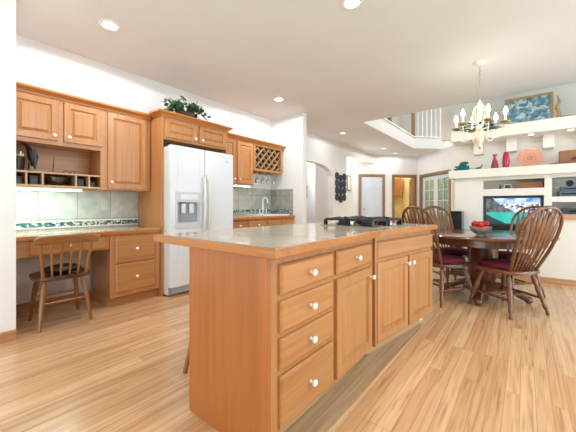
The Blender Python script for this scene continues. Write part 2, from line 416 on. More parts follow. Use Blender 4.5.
# diagonal walls around the doors; frame D: x along the door wall, y away from us, origin in the corner
Q = (1.09, 10.67, 0)
dw = wall_boxes(MB(), -2.6, 0, 0, CZ, 0, .12, [(-2.02,-1.25,-1,2.06), (-.85,-.125,-1,2.06)])
struct(dw.build('wall_doors', 'wall', loc=Q, rz=R(45)))
fw = wall_boxes(MB(), 0, 2.62, 0, CZ, 0, .12, [(.2,1.65,-1,2.04)])
struct(fw.build('wall_glazed', 'wall', loc=Q, rz=R(-45)))
pw = MB(); pw.box(-1.15, .45, 1.75, 1.85, 0, CZ); pw.box(-1.15, -1.05, .12, 1.75, 0, CZ); pw.box(.35, .45, .12, 1.75, 0, CZ)
struct(pw.build('wall_powder_room', 'yellow', loc=Q, rz=R(45)))
sw = MB(); sw.box(-.09, 2.9, 2.6, 2.7, 0, CZ); sw.box(-.09, -.03, .14, 2.6, 0, CZ)
struct(sw.build('wall_study', 'sage', loc=Q, rz=R(-45)))
def casing(name, x0, x1, zt, rz, w=.075):
    mb = MB(); mb.box(x0-w, x0, -.022, 0, 0, zt+w, .004); mb.box(x1, x1+w, -.022, 0, 0, zt+w, .004); mb.box(x0, x1, -.022, 0, zt, zt+w, .004)
    mb.box(x0, x0+.018, 0, .12, 0, zt); mb.box(x1-.018, x1, 0, .12, 0, zt); mb.box(x0, x1, 0, .12, zt-.018, zt)
    return struct(mb.build(name, 'oak_trim', loc=Q, rz=rz))
casing('trim_1', -2.02, -1.25, 2.06, R(45)); casing('trim_2', -.85, -.125, 2.06, R(45)); casing('trim_3', .2, 1.65, 2.04, R(-45))
# white six panel door
def six_panel(w, h):
    mb = MB(); mb.box(0, w, .008, .035, 0, h)
    st = .1; xs = [(st, w/2-st*.4), (w/2+st*.4, w-st)]
    zs = [(.2, .88), (1.0, 1.5), (1.62, h-.1)]
    mb2 = wall_boxes(mb, 0, w, 0, h, 0, .008, [(a, b, c, d) for a, b in xs for c, d in zs])
    for a, b in xs:
        for c, d in zs: mb.rings([(a, b, c, d, .008), (a+.03, b-.03, c+.03, d-.03, .002)])
    return mb
d1 = six_panel(.734, 2.035).build('door_1', 'white_door', loc=(Q[0]-2.0*.7071-.03*-.7071, Q[1]-2.0*.7071+.03*.7071, .006), rz=R(45)); struct(d1)
MB().lathe([(.001,-.0),(.02,0),(.02,.008),(.009,.012),(.009,.035),(.026,.045),(.026,.062),(.001,.068)], T=Matrix.Rotation(R(90),4,'X')).build('handle', 'brass', d1, (.06,0,.96), smooth=True)
# powder room door leaf standing open
d2 = MB().box(0, .72, 0, .035, 0, 2.03, .003).build('door_2', 'oak_trim'); struct(d2)
d2.location = (Q[0] + (-.14-.13)*.7071, Q[1] + (-.14+.13)*.7071, .006); d2.rotation_euler = (0, 0, R(45+66))
for z in (.25, 1.05, 1.8): MB().tube([(.0,.045,z),(.0,.045,z+.1)], .011).build('hinge', 'black', d2)
# french doors
def french(name, x0):
    w, h = .715, 2.01
    mb = wall_boxes(MB(), 0, w, 0, h, 0, .04, [(.1, w-.1, .22, h-.11)])
    o = mb.build(name, 'white_door', loc=(Q[0]+x0*.7071+.05*.7071, Q[1]-x0*.7071+.05*.7071, .006), rz=R(-45)); struct(o)
    mu = MB(); gx = (w-.2)/2
    mu.box(.1+gx-.011, .1+gx+.011, .006, .034, .22, h-.11)
    gz = (h-.33)/5
    for k in range(1, 5): mu.box(.1, w-.1, .006, .034, .22+gz*k-.011, .22+gz*k+.011)
    mu.build('muntin_grid', 'white_door', o)
    MB().box(.1, w-.1, .018, .022, .22, h-.11).build('glass_pane', 'glass', o)
    return o
f1 = french('door_3', .219); f2 = french('door_4', .936)
MB().tube([(.66,-.0,1.0),(.66,-.05,1.0),(.57,-.05,1.0)], .01).build('handle', 'brass', f1)
MB().tube([(.055,-.0,1.0),(.055,-.05,1.0),(.145,-.05,1.0)], .01).build('handle', 'brass', f2)
# media wall with its niches, mantel shelf, upper ledge
NICHES = [(3.435,4.165,1.33,1.465), (3.433,4.16,.70,1.225), (4.243,4.95,1.2,1.467), (4.243,4.95,.955,1.126)]
mw = wall_boxes(MB(), 3.05, 7.6, 0, 1.51, 5.5, 5.86, NICHES)
mw.box(3.05, 7.6, 5.9, 6.0, 0, 2.27); mw.box(3.05, 7.6, 5.86, 5.9, 0, 1.51)
struct(mw.build('wall_media', 'wall_tv'))
struct(MB().box(2.98, 7.6, 5.38, 5.9, 1.51, 1.637, .006).build('trim_4', 'wall_tv'))
struct(MB().box(3.0, 7.6, 5.45, 6.05, 2.115, 2.28, .005).build('trim_5', 'wall_tv'))
cb = MB()
for x in (3.285, 3.72, 4.155, 4.59): cb.box(x, x+.13, 5.74, 5.9, 1.92, 2.115, .004)
struct(cb.build('trim_6', 'wall_tv'))
struct(MB().box(2.75, 7.6, 6.05, 6.15, 2.28, 5.4).build('wall_upper', 'wall_tv'))
struct(MB().box(2.95, 3.05, 5.9, 8.8, 0, CZ).build('wall_side', 'wall_tv'))
struct(MB().box(3.05, 3.435, 5.488, 5.5, 0, .075, .003).box(3.435, 7.6, 5.488, 5.5, 0, .075, .003).build('baseboard_media', 'oak_base'))
struct(MB().box(4.17, 5.0, 5.44, 5.5, .895, .95, .004).build('trim_7', 'oak_base'))
struct(MB().box(.765, .779, -2.6, .49, 0, .085, .003).build('baseboard_corner', 'oak_base_y'))
struct(MB().box(0, .014, .5, 1.26, 0, .09, .003).build('baseboard_left', 'oak_base_y'))
struct(MB().box(-.0, .014, 6.82, 7.6, 0, .09, .003).build('baseboard_arch', 'oak_base_y'))
# upper storey seen through the opening
uw = MB(); uw.box(-.2, 0, 5.0, 12.2, CZ+.32, 5.4); uw.box(-.2, 5, 12.2, 12.4, CZ+.32, 5.4)
struct(uw.build('wall_gallery', 'wall'))
struct(MB().box(-.2, 7.6, 5.2, 12.4, 5.4, 5.5).build('ceiling_upper_light_block', 'ceil'))  # unseen cover added to shut the blue sky light out of the void
tr = MB()
tr.prism([(1.33,5.7),(1.40,5.7),(1.40,9.13),(2.14,9.87),(2.09,9.92),(1.33,9.16)], CZ+.32, CZ+.35)
struct(tr.build('trim_8', 'white_trim'))
# backsplashes
struct(MB().box(0, .012, .49, 1.79, .81, 1.25).build('trim_9', 'splash'))
struct(MB().box(.012, .018, .49, 1.79, .846, .898).build('trim_10', 'mosaic'))
tb = MB(); tb.box(.012, .022, .49, 1.79, .834, .846, .003); tb.box(.012, .022, .49, 1.79, .898, .912, .003)
struct(tb.build('trim_11', 'wall_tv'))
struct(MB().box(0, .012, 2.84, 4.38, .9, 1.40).build('trim_12', 'splash'))
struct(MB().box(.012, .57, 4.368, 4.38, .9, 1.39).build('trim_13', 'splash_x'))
mo = MB(); mo.box(.012, .018, 2.84, 4.362, .955, 1.005); mo.box(.018, .57, 4.362, 4.368, .955, 1.005)
struct(mo.build('trim_14', 'mosaic'))

# ------------------------------------------------------------------ cabinet builders (local frame: x right, front at y=0 facing -y)
KN = [(.0005,0),(.009,0),(.007,.006),(.006,.012),(.010,.017),(.0155,.021),(.0165,.027),(.013,.032),(.006,.0345),(.0005,.035)]
def knob(parent, x, z, y=-.02, mat='knob'):
    o = MB().lathe(KN, seg=16, T=Matrix.Rotation(R(90),4,'X')).build('knob', mat, parent, (x, y, z), smooth=True)
    if mat == 'knob': o['label'] = 'white ceramic knob'
    return o
def door(parent, x0, x1, z0, z1, kx=None, kz=None, mat='maple', name='door', fr=.055):
    w, h = x1-x0, z1-z0
    mb = MB()
    mb.rings([(0,w,0,h,0),(0,w,0,h,-.016),(.004,w-.004,.004,h-.004,-.02),(fr,w-fr,fr,h-fr,-.02),(fr+.006,w-fr-.006,fr+.006,h-fr-.006,-.007),
              (fr+.014,w-fr-.014,fr+.014,h-fr-.014,-.007),(fr+.036,w-fr-.036,fr+.036,h-fr-.036,-.019)])
    o = mb.build(name, mat, parent, (x0, 0, z0))
    if kx is not None: knob(o, kx-x0, kz-z0)
    return o
def drawer(parent, x0, x1, z0, z1, knobs=True, name='drawer', kx=None):
    w, h = x1-x0, z1-z0
    o = MB().rings([(0,w,0,h,0),(0,w,0,h,-.012),(.006,w-.006,.006,h-.006,-.0165),(.010,w-.010,.010,h-.010,-.02)]).build(name, 'maple_h', parent, (x0,0,z0))
    if knobs: knob(o, w/2 if kx is None else kx-x0, h/2)
    return o
def crown(parent, x0, x1, z, depth, proj=.06, left=False, right=False, ret=.19):
    # stepped moulding swept along the front, returning on the ends
    prof = [(0, 0), (-.012, 0), (-.016, .014), (-.03, .026), (-.048, .038), (-proj, .044), (-proj, .062), (0, .062)]
    mb = MB()
    n = len(prof)
    def ring(px, sx, back):   # sx: mitre direction
        return [mb.bm.verts.new((px + sx*(-p[0]) if not back else px + sx*(-p[0]), (ret if back else p[0]), z+p[1])) for p in prof]
    loops = []
    if left: loops.append(ring(x0, -1, True)); loops.append(ring(x0, -1, False))
    else: loops.append([mb.bm.verts.new((x0, p[0], z+p[1])) for p in prof])
    if right: loops.append(ring(x1, 1, False)); loops.append(ring(x1, 1, True))
    else: loops.append([mb.bm.verts.new((x1, p[0], z+p[1])) for p in prof])
    for A, B in zip(loops, loops[1:]):
        for k in range(n-1): mb.bm.faces.new((A[k], A[k+1], B[k+1], B[k]))
    mb.box(x0, x1, 0.0, depth, z+.05, z+.0615)
    return mb.build('crown_molding', 'maple_edge', parent)

LW = R(90)   # things on the left wall face +x
# --- wall cabinet with two short doors over an open shelf and pigeonholes
c = thing('wall_cabinet', 'honey maple wall cabinet with two short doors above an open shelf and pigeonholes', 'cabinet', (.34, .495, 1.25), LW)
b = MB(); b.box(0, .79, 0, .338, .425, .885, .002)                      # closed upper box
b.box(0, .018, .0, .338, 0, .43); b.box(.745, .79, 0, .338, 0, .43); b.box(0, .79, .326, .338, 0, .43)
b.build('body', 'maple_h', c)
b = MB(); b.box(.018, .745, 0.002, .326, .008, .024); b.box(.018, .745, .002, .326, 0.135, .151)
for x in (.132, .252, .523, .640): b.box(x-.007, x+.007, .002, .326, .024, .135)
b.build('pigeonhole_shelf', 'maple_in', c)
b = MB(); b.box(0, .02, -.003, 0, 0, .44); b.box(.745, .79, -.003, 0, 0, .44); b.box(0.02, .745, -.003, 0, .42, .45); b.build('face_frame', 'maple_h', c)
door(c, .008, .37, .46, .86, .335, .51); door(c, .415, .757, .46, .86, .455, .51)
crown(c, 0, .79, .872, .338)
# --- tall wall cabinet
c = thing('wall_cabinet', 'tall single-door honey maple wall cabinet between the pigeonhole cabinet and the refrigerator', 'cabinet', (.34, 1.287, 1.25), LW)
MB().box(0, .498, 0, .338, 0, .885, .002).build('body', 'maple', c)
door(c, .02, .45, .012, .86, .055, .085); crown(c, 0, .498, .872, .338)
# --- refrigerator surround
c = thing('refrigerator_surround', 'maple refrigerator surround with a full-height side panel and two small doors above', 'cabinet', (.6, 1.797, 0), LW)
MB().box(0, .022, 0, .598, 0, 2.14, .002).build('side_panel', 'maple', c)
MB().box(.968, .986, 0, .598, 0, 2.14, .002).build('side_panel', 'maple', c)
MB().box(.022, .968, 0, .598, 1.87, 2.14, .001).build('body', 'maple_h', c)
door(c, .04, .475, 1.895, 2.125, .44, 1.935, fr=.05); door(c, .515, .95, 1.895, 2.125, .55, 1.935, fr=.05)
crown(c, 0, .986, 2.135, .598, left=True, right=True)
# --- wall cabinets beyond the refrigerator
c = thing('wall_cabinet', 'maple wall cabinet with narrow doors between the refrigerator and the wine rack', 'cabinet', (.34, 2.83, 1.42), LW)
MB().box(0, .735, 0, .338, 0, .735, .002).build('body', 'maple', c)
door(c, .02, .33, .012, .70, .29, .08); door(c, .365, .705, .012, .70, .40, .08); crown(c, 0, .735, .72, .338)
c = thing('wine_rack_cabinet', 'maple wall cabinet with a diagonal lattice wine rack', 'cabinet', (.34, 3.57, 1.68), LW)
b = MB(); b.box(0, .02, 0, .338, 0, .475); b.box(.735, .755, 0, .338, 0, .475); b.box(0, .755, 0, .338, 0, .02); b.box(0, .755, 0, .338, .43, .475); b.box(.02, .735, .32, .338, .02, .43)
b.box(0, .045, -.003, 0, 0, .475); b.box(.71, .755, -.003, 0, 0, .475); b.box(.045, .71, -.003, 0, 0, .04); b.box(.045, .71, -.003, 0, .43, .475)
b.build('body', 'maple', c)
b = MB(); b.box(.021, .734, .10, .318, .021, .429); b.build('back_panel', 'wine_in', c)
lat = MB(); x0, x1, z0, z1 = .045, .71, .04, .43; pit = .148
for sgn in (1, -1):
    for k in range(-6, 12):
        # line z = z0 + sgn*(x - xs)
        xs = x0 + k*pit if sgn == 1 else x0 + k*pit
        pts = []
        if sgn == 1: a, bb = max(x0, xs), min(x1, xs+(z1-z0))
        else: a, bb = max(x0, xs-(z1-z0)), min(x1, xs)
        if bb-a < .03: continue
        za, zb = (z0+(a-xs), z0+(bb-xs)) if sgn == 1 else (z0+(xs-a), z0+(xs-bb))
        yo = .004 if sgn == 1 else .006
        lat.ribbon([(a, .03+yo, za), (bb, .03+yo, zb)], [.014, .014], .05, (1, 0, -sgn))
lat.build('lattice', 'maple_in', c)
for k in range(4):
    MB().box(.1+k*.17, .112+k*.17, .02, .30, -.018, 0).build('stemware_rail', 'maple_h', c)
crown(c, 0, .755, .46, .338, right=True, ret=.338)
# --- desk: drawer cabinet, pencil drawer apron, worktop
c = thing('desk_drawer_cabinet', 'maple two-drawer desk cabinet beside the refrigerator panel', 'cabinet', (.57, 1.25, 0), LW)
MB().box(0, .54, 0, .555, .1, .768, .002).build('body', 'maple', c)
MB().box(0.0, .54, .07, .085, 0, .1).build('toe_kick', 'maple_h', c)
MB().box(0, .02, .085, .555, 0, .1).build('side_panel', 'maple', c)
drawer(c, .05, .475, .462, .745); drawer(c, .05, .475, .15, .447)
c = thing('desk_apron', 'maple desk apron with a shallow pencil drawer behind the wooden chair', 'drawer', (.56, .492, .62), LW)
MB().box(0, .756, 0, .03, 0, .145, .002).build('apron', 'maple_h', c)
MB().box(.1, .73, .03, .42, .03, .04).build('drawer_tray', 'maple_in', c)
drawer(c, .115, .72, .012, .14)
def tiled_top(name, label, pts, z, trim=.04, th=.042, rz=0, loc=(0,0,0), lip=.018, tilemat='tile_top', rnd=.006):
    t = thing(name, label, 'worktop', loc, rz)
    MB().prism(pts, z-th, z-.003, rnd).build('wood_edge', 'maple_edge', t)
    cx = sum(p[0] for p in pts)/len(pts); cy = sum(p[1] for p in pts)/len(pts)
    n = len(pts); ins = []
    for i in range(n):      # inset polygon
        a, b_, d = Vector(pts[i-1]), Vector(pts[i]), Vector(pts[(i+1) % n])
        e1 = (b_-a).normalized(); e2 = (d-b_).normalized()
        n1 = Vector((-e1.y, e1.x)); n2 = Vector((-e2.y, e2.x))
        k = (n1+n2); k = k/ (1+n1.dot(n2)); ins.append(tuple(b_ + k*lip))
    MB().prism(ins, z-.004, z, .001).build('tile_surface', tilemat, t)
    return t
tiled_top('desk_worktop', 'tiled desk worktop with a rounded wooden front edge', [(.012,.492),(.6,.492),(.6,1.79),(.012,1.79)], .81)
# --- sink run
names = [('left end of the sink run', 2.84, 3.2), ('second from the refrigerator in the sink run', 3.2, 3.64), ('under the sink', 3.64, 4.02), ('at the partition end of the sink run', 4.02, 4.378)]
for i, (w_, y0, y1) in enumerate(names):
    c = thing('base_cabinet', ['maple base cabinet right beside the refrigerator, at the near end of the sink run', 'maple base cabinet second from the refrigerator under the sink worktop',
              'maple base cabinet beneath the faucet and white sink', 'maple base cabinet against the white partition wall'][i], 'cabinet', (.58, y0, 0), LW, 'base cabinets of the sink run')
    w = y1-y0-.003
    MB().box(0, w, 0, .565, .1, .858, .002).build('body', 'maple', c)
    MB().box(0, w, .06, .075, 0, .1).build('toe_kick', 'maple_h', c)
    drawer(c, .018, w-.018, .70, .84, knobs=i < 2); door(c, .018, w-.018, .12, .68, w*.8, .62)
tiled_top('sink_worktop', 'tiled worktop with a wooden edge holding the white sink', [(.02,2.84),(.63,2.84),(.63,4.36),(.02,4.36)], .90)
s_ = thing('kitchen_sink', 'white drop-in sink below the gooseneck faucet', 'sink', (.34, 3.95, .90))
b = MB(); x, y = .23, .33
b.box(-x, x, -y, -y+.03, 0, .02, .006); b.box(-x, x, y-.03, y, 0, .02, .006); b.box(-x, -x+.07, -y+.03, y-.03, 0, .02, .006); b.box(x-.03, x, -y+.03, y-.03, 0, .02, .006)
b.build('rim', 'sink', s_); MB().box(-x+.07, x-.03, -y+.03, y-.03, .001, .006).build('basin', 'sink', s_)
f_ = thing('kitchen_faucet', 'white gooseneck faucet at the back of the sink', 'faucet', (.15, 4.0, .921))
MB().box(-.03, .03, -.11, .11, 0, .014, .005).build('base_plate', 'chrome', f_)
MB().tube([(0,0,.0),(0,0,.2)]+[(.06-.06*math.cos(a), 0, .24+.06*math.sin(a)) for a in [math.pi*k/8 for k in range(9)]]+[(.12,0,.2)], .013).build('spout', 'sink', f_, smooth=True)
for sy in (-1, 1): MB().lathe([(.02,0),(.018,.03),(.012,.045),(.022,.055),(.02,.075),(.001,.08)], (0, sy*.085, .013), 12).build('tap_handle', 'chrome', f_, smooth=True)

# ------------------------------------------------------------------ refrigerator
fr = thing('refrigerator', 'white side-by-side refrigerator with an ice and water dispenser', 'refrigerator', (.755, 1.8235, 0), LW)
MB().box(.0, .94, .075, .72, .02, 1.775, .008).build('body', 'fridge_side', fr)
MB().box(.01, .93, .07, .09, .02, .105).build('base_grille', 'fridge_dark', fr)
gm = MB()
for k in range(5): gm.box(.06, .88, .062, .07, .03+k*.014, .037+k*.014)
gm.build('grille_slats', 'fridge_grey', fr)
# freezer door with a recess for the dispenser
b = wall_boxes(MB(), 0, .462, .115, 1.785, 0, .068, [(.085, .385, .865, 1.115)])
b.box(.085, .385, .058, .068, .865, 1.115)
dz = b.build('freezer_door', 'fridge', fr); md = dz.modifiers.new('b', 'BEVEL'); md.width = .006; md.segments = 2; md.limit_method = 'ANGLE'
wd = dz.modifiers.new('w', 'WELD'); 
b = MB(); b.box(.055, .415, -.012, 0, 1.115, 1.245, .005); b.box(.055, .085, -.012, 0, .80, 1.115, .004); b.box(.385, .415, -.012, 0, .80, 1.115, .004); b.box(.085, .385, -.012, 0, .80, .865, .004)
b.build('dispenser_bezel', 'fridge_grey', dz)
MB().box(.12, .35, -.015, -.012, 1.15, 1.21, .002).build('control_panel', 'fridge', dz)
MB().box(.085, .385, .052, .058, .867, 1.113).build('recess_panel', 'fridge_dark', dz)
MB().box(.09, .38, .0, .05, .866, .874).build('drip_tray', 'fridge_grey', dz)
for x in (.15, .26): MB().box(x, x+.055, .015, .045, .98, 1.10, .006).build('paddle', 'fridge', dz)
dd = MB().box(.472, .94, 0, .068, .115, 1.785, .008, seg=3).build('refrigerator_door', 'fridge', fr)
MB().box(.80, .86, -.003, 0, 1.665, 1.685, .001).build('badge', 'fridge_grey', dd)
for p_, x, sg in ((dz, .435, 1), (dd, .50, 1)):
    pts = [(x, -.005, .76), (x, -.045, .80), (x, -.058, 1.0), (x, -.058, 1.25), (x, -.045, 1.40), (x, -.005, 1.44)]
    MB().tube(pts, [.012, .015, .017, .017, .015, .012]).build('handle', 'fridge_side', p_, smooth=True)
MB().box(.44, .505, -.01, 0, 1.455, 1.47, .003).build('handle_cap', 'fridge_grey', dz)

# ------------------------------------------------------------------ kitchen island
I0 = (3.13, .89, 0)
c = thing('island_drawer_cabinet', 'four-drawer maple cabinet at the near end of the island', 'cabinet', I0, LW)
MB().box(0.02, .52, 0, .558, .1, .862, .002).build('body', 'maple', c)
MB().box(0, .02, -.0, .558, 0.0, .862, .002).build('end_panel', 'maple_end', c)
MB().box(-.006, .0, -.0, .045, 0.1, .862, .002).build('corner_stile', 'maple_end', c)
MB().box(.02, .52, .06, .075, 0, .1).build('toe_kick', 'toe', c)
for z0, z1 in ((.69,.822),(.53,.664),(.37,.505),(.118,.345)): drawer(c, .068, .50, z0, z1)
c = thing('island_base_cabinet', 'maple island cabinet with one drawer over a raised-panel door', 'cabinet', (3.13, 1.412, 0), LW)
MB().box(0, .545, 0, .558, .1, .862, .002).build('body', 'maple', c)
MB().box(0, .545, .06, .075, 0, .1).build('toe_kick', 'toe', c)
drawer(c, .022, .49, .69, .822); door(c, .022, .49, .118, .664, .465, .60)
SEG = R(90-9.2)
c = thing('island_cooktop_cabinet', 'angled maple island cabinet with a wide false front over two doors', 'cabinet', (3.13, 1.96, 0), SEG)
MB().box(0, .955, 0, .62, .1, .862, .002).build('body', 'maple', c)
MB().box(0, .955, .06, .075, 0, .1).build('toe_kick', 'toe', c)
MB().box(.0, .02, -.0195, 0, .1, .862, .002).build('kink_stile', 'maple', c)
MB().box(.955, .972, -.0, .62, .1, .862, .002).build('end_panel', 'maple_end', c)
MB().rings([(0,.925,0,.122,0),(0,.925,0,.122,-.012),(.006,.919,.006,.116,-.017),(.01,.915,.01,.112,-.02)]).build('false_front', 'maple_h', c, (.03,0,.70))
door(c, .03, .48, .118, .675, .455, .62); door(c, .503, .95, .118, .675, .53, .62)
struct(MB().prism([(3.05,.90),(3.232,.90),(3.236,2.0),(3.25,2.78),(3.19,2.86),(3.08,2.0)], 0, .014, .004).build('trim_15', 'toe_y'))
v = MB().box(0, .05, -.004, 0, 0, .03, .001).build('small_vent_plate', 'white_trim'); tag(v, 'small white plate low on the far end of the island toe kick', 'plate')
v.parent = None; v.rotation_euler = (0, 0, SEG)
lx, ly = .86, .06
v.location = (3.13 + lx*math.cos(SEG) - (ly-.0)*math.sin(SEG), 1.96 + lx*math.sin(SEG) + ly*math.cos(SEG), .035)
tiled_top('island_worktop', 'large tiled island worktop with a thick honey-coloured wooden edge', [(2.26,.857),(3.205,.857),(3.19,1.955),(3.342,2.895),(2.41,3.05),(2.245,2.06)], .904, lip=.022)
# --- cooktop
ck = thing('gas_cooktop', 'black gas cooktop set into the far end of the island', 'cooktop', (2.87, 2.47, .904), SEG)
MB().box(-.34, .34, -.255, .255, 0, .006, .002).build('deck', 'deck', ck)
for gx, gy in ((-.19, -.115), (-.19, .125), (.06, -.115), (.06, .125)):
    g = MB(); q = .105
    for sg in (-1, 1):
        g.box(gx-q, gx+q, gy+sg*q-.009, gy+sg*q+.009, .045, .064, .004); g.box(gx+sg*q-.009, gx+sg*q+.009, gy-q, gy+q, .045, .064, .004)
        for sh in (-1, 1): g.box(gx+sg*q-.013, gx+sg*q+.013, gy+sh*q-.013, gy+sh*q+.013, .006, .05, .003)
    for k in range(4):
        a = R(90*k); g.ribbon([(gx+.03*math.cos(a), gy+.03*math.sin(a), .066), (gx+q*math.cos(a), gy+q*math.sin(a), .056)], [.018,.018], .018, (-math.sin(a), math.cos(a), 0))
    g.build('grate', 'black', ck)
    MB().lathe([(.055,.006),(.055,.018),(.038,.022),(.038,.036),(.03,.04),(.001,.041)], (gx, gy, 0), 18).build('burner', 'black', ck, smooth=True)
for k in range(4): MB().lathe([(.02,.006),(.02,.03),(.015,.036),(.001,.036)], (.25, -.16+k*.105, 0), 14).build('control_knob', 'black', ck, smooth=True)

# ------------------------------------------------------------------ stool under the island overhang
st = thing('bar_stool', 'wooden bar stool tucked under the island overhang, only one leg showing', 'stool', (2.395, 1.27, 0))
MB().lathe([(.001,.60),(.115,.60),(.13,.615),(.13,.63),(.115,.64),(.001,.632)], seg=24).build('seat', 'old_pine_x', st, smooth=True)
for sx in (-1, 1):
    for sy in (-1, 1):
        MB().tube([(sx*.08, sy*.09, .61), (sx*.113, sy*.14, .32), (sx*.15, sy*.2, 0)], [.014, .019, .014]).build('leg', 'old_pine', st, smooth=True)
for sy in (-1, 1): MB().tube([(-.122, sy*.152, .25), (.122, sy*.152, .25)], .01).build('stretcher', 'old_pine_x', st)

# ------------------------------------------------------------------ wooden desk chair
ch = thing('desk_chair', 'old wooden spindle-back chair drawn up to the kitchen desk', 'chair', (.545, .835, 0), R(-92))
pts = []
for k in range(28):
    a = 2*math.pi*k/28; cx_, sy_ = math.cos(a), math.sin(a)
    pts.append((.215*math.copysign(abs(cx_)**.5, cx_), .2*math.copysign(abs(sy_)**.5, sy_)))
MB().prism(pts, .415, .45, .01).build('seat', 'dark_seat', ch, smooth=True)
for sx in (-1, 1):
    for sy in (-1, 1):
        MB().tube([(sx*.14, sy*.13, .42), (sx*.155, sy*.15, .33), (sx*.17, sy*.175, .2), (sx*.19, sy*.205, 0)], [.016, .022, .019, .014]).build('leg', 'old_pine', ch, smooth=True)
for sy in (-1, 1): MB().tube([(-.165, sy*.168, .22), (0, sy*.168, .22), (.165, sy*.168, .22)], [.009, .012, .009]).build('stretcher', 'old_pine_x', ch, smooth=True)
for sx in (-1, 1): MB().tube([(sx*.175, -.185, .15), (sx*.178, 0, .15), (sx*.175, .185, .15)], [.009, .012, .009]).build('stretcher', 'old_pine_x', ch, smooth=True)
for i, x in enumerate((-.175, -.105, -.036, .036, .105, .175)):
    out = i in (0, 5)
    MB().tube([(x*.9, .165, .445), (x, .205, .62), (x*1.08, .255, .77)], [.013, .014, .012] if out else [.008, .011, .008]).build('spindle', 'old_pine', ch, smooth=True)
cr = MB()
n = 12; top = []
for k in range(n+1):
    u = -1+2*k/n; top.append((u*.235, .27 - .03*u*u*-1 - .03, .775, u))
ring = [Vector((p[0], p[1]+.01, .78 - (.012 if abs(p[3]) > .95 else 0))) for p in top]
cr.ribbon(ring, [.05 if abs(p[3]) > .95 else (.075 if abs(p[3]) > .8 else .082) for p in top], .026, (0, .25, 1))
cr.build('crest_rail', 'old_pine_x', ch, smooth=True)
cu = MB().ball((0, 0, 0), .13, 1.15, .9, .34).build('seat_cushion', 'bronze', None, (.60, .835, .492), R(-92), smooth=True)
tag(cu, 'small dark round cushion on the wooden desk chair', 'cushion')

# ------------------------------------------------------------------ dining table, chairs, fruit
tb = thing('dining_table', 'dark round pedestal dining table under the chandelier', 'table', (3.56, 4.17, 0))
MB().lathe([(.001,.715),(.655,.715),(.672,.722),(.676,.735),(.668,.747),(.65,.75),(.001,.75)], seg=64).build('tabletop', 'table_top', tb, smooth=True)
MB().lathe([(.56,.64),(.585,.64),(.585,.714),(.56,.714)], seg=64).build('apron', 'table_w', tb, smooth=True)
MB().lathe([(.001,.2),(.12,.2),(.15,.25),(.155,.33),(.155,.62),(.16,.64),(.3,.66),(.3,.713),(.001,.713)], seg=40).build('pedestal', 'table_w', tb, smooth=True)
MB().lathe([(.001,.09),(.2,.09),(.21,.13),(.17,.18),(.13,.2),(.001,.2)], seg=40).build('pedestal_base', 'table_w', tb, smooth=True)
for k in range(4):
    a = R(0+90*k); d = Vector((math.cos(a), math.sin(a), 0)); wdir = (-math.sin(a), math.cos(a), 0)
    MB().ribbon([d*.12+Vector((0,0,.17)), d*.24+Vector((0,0,.14)), d*.34+Vector((0,0,.085)), d*.41+Vector((0,0,.05))], [.09,.085,.08,.07], .06, wdir).build('foot', 'table_w', tb, smooth=True)
    MB().ball((d.x*.42, d.y*.42, .042), .041, 1, 1, 1).build('foot_ball', 'table_w', tb, smooth=True)

def dining_chair(label, loc, rz):
    t = thing('dining_chair', label, 'chair', loc, rz, 'arrow-back dining chairs around the table')
    pts = []
    for k in range(36):
        a = 2*math.pi*k/36; c_, s_ = math.cos(a), math.sin(a)
        pts.append((.242*math.copysign(abs(c_)**.62, c_)*(1-.06*s_), .238*math.copysign(abs(s_)**.62, s_)))
    MB().prism(pts, .405, .44, .012).build('seat', 'cherry_seat', t, smooth=True)
    prof = [(0,.016),(.1,.015),(.16,.022),(.22,.024),(.32,.017),(.36,.022),(.42,.025),(.62,.021),(.74,.015),(.78,.02),(.84,.02),(.88,.013),(1,.015)]
    for sx in (-1, 1):
        for sy in (-1, 1):
            A, B_ = Vector((sx*.145, sy*.14, .41)), Vector((sx*.235, sy*.235, 0))
            MB().tube([A.lerp(B_, u) for u, _ in prof], [r for _, r in prof], 10).build('leg', 'cherry', t, smooth=True)
    for sx in (-1, 1):
        MB().tube([(sx*.195, -.19, .16), (sx*.195, -.07, .165), (sx*.195, .07, .165), (sx*.195, .19, .16)], [.009,.015,.015,.009]).build('stretcher', 'cherry', t, smooth=True)
    for yy in (-.05, .06): MB().tube([(-.192, yy, .165), (0, yy, .165), (.192, yy, .165)], [.008,.014,.008]).build('stretcher', 'cherry', t, smooth=True)
    def back(u, v):   # u across -1..1, v height 0..1 -> point on the leaning, slightly curved back
        return Vector((u, .165 + .235*v + .02*math.sin(math.pi*v) - .25*u*u*v + .0, .43 + .63*v))
    bow = []
    for k in range(41):
        s = -1+2*k/40; a = abs(s)
        # straight-ish flaring stiles, then a round top
        if a > .42:
            q = (1-a)/.58; half = .165 + .075*math.sin(q*math.pi/2); vv = .70*q
        else:
            th = (a/.42)*math.pi/2; half = .24*math.sin(th); vv = .70 + .30*math.cos(th)
        bow.append(back(math.copysign(half, s) if a > 0 else 0, vv))
    MB().tube(bow, .0155, 8).build('bow_back', 'cherry', t, smooth=True)
    for i in range(7):
        u = -1+2*i/6
        ub, ut = u*.115, u*.185
        vt = .70+.30*math.sqrt(max(0, 1-(ut/.24)**2)) - .015
        ps, ws = [], []
        for v_, w in ((0,.015),(.2,.018),(.4,.028),(.55,.044),(.68,.050),(.8,.046),(.86,.028),(1,.014)):
            vv = v_*vt; uu = ub+(ut-ub)*v_; ps.append(back(uu, vv)); ws.append(w)
        MB().ribbon(ps, ws, .012, (1, 0, 0)).build('slat', 'cherry', t, smooth=True)
    return t
def face(dx, dy): return math.atan2(dx, -dy)     # local -y towards (dx,dy)
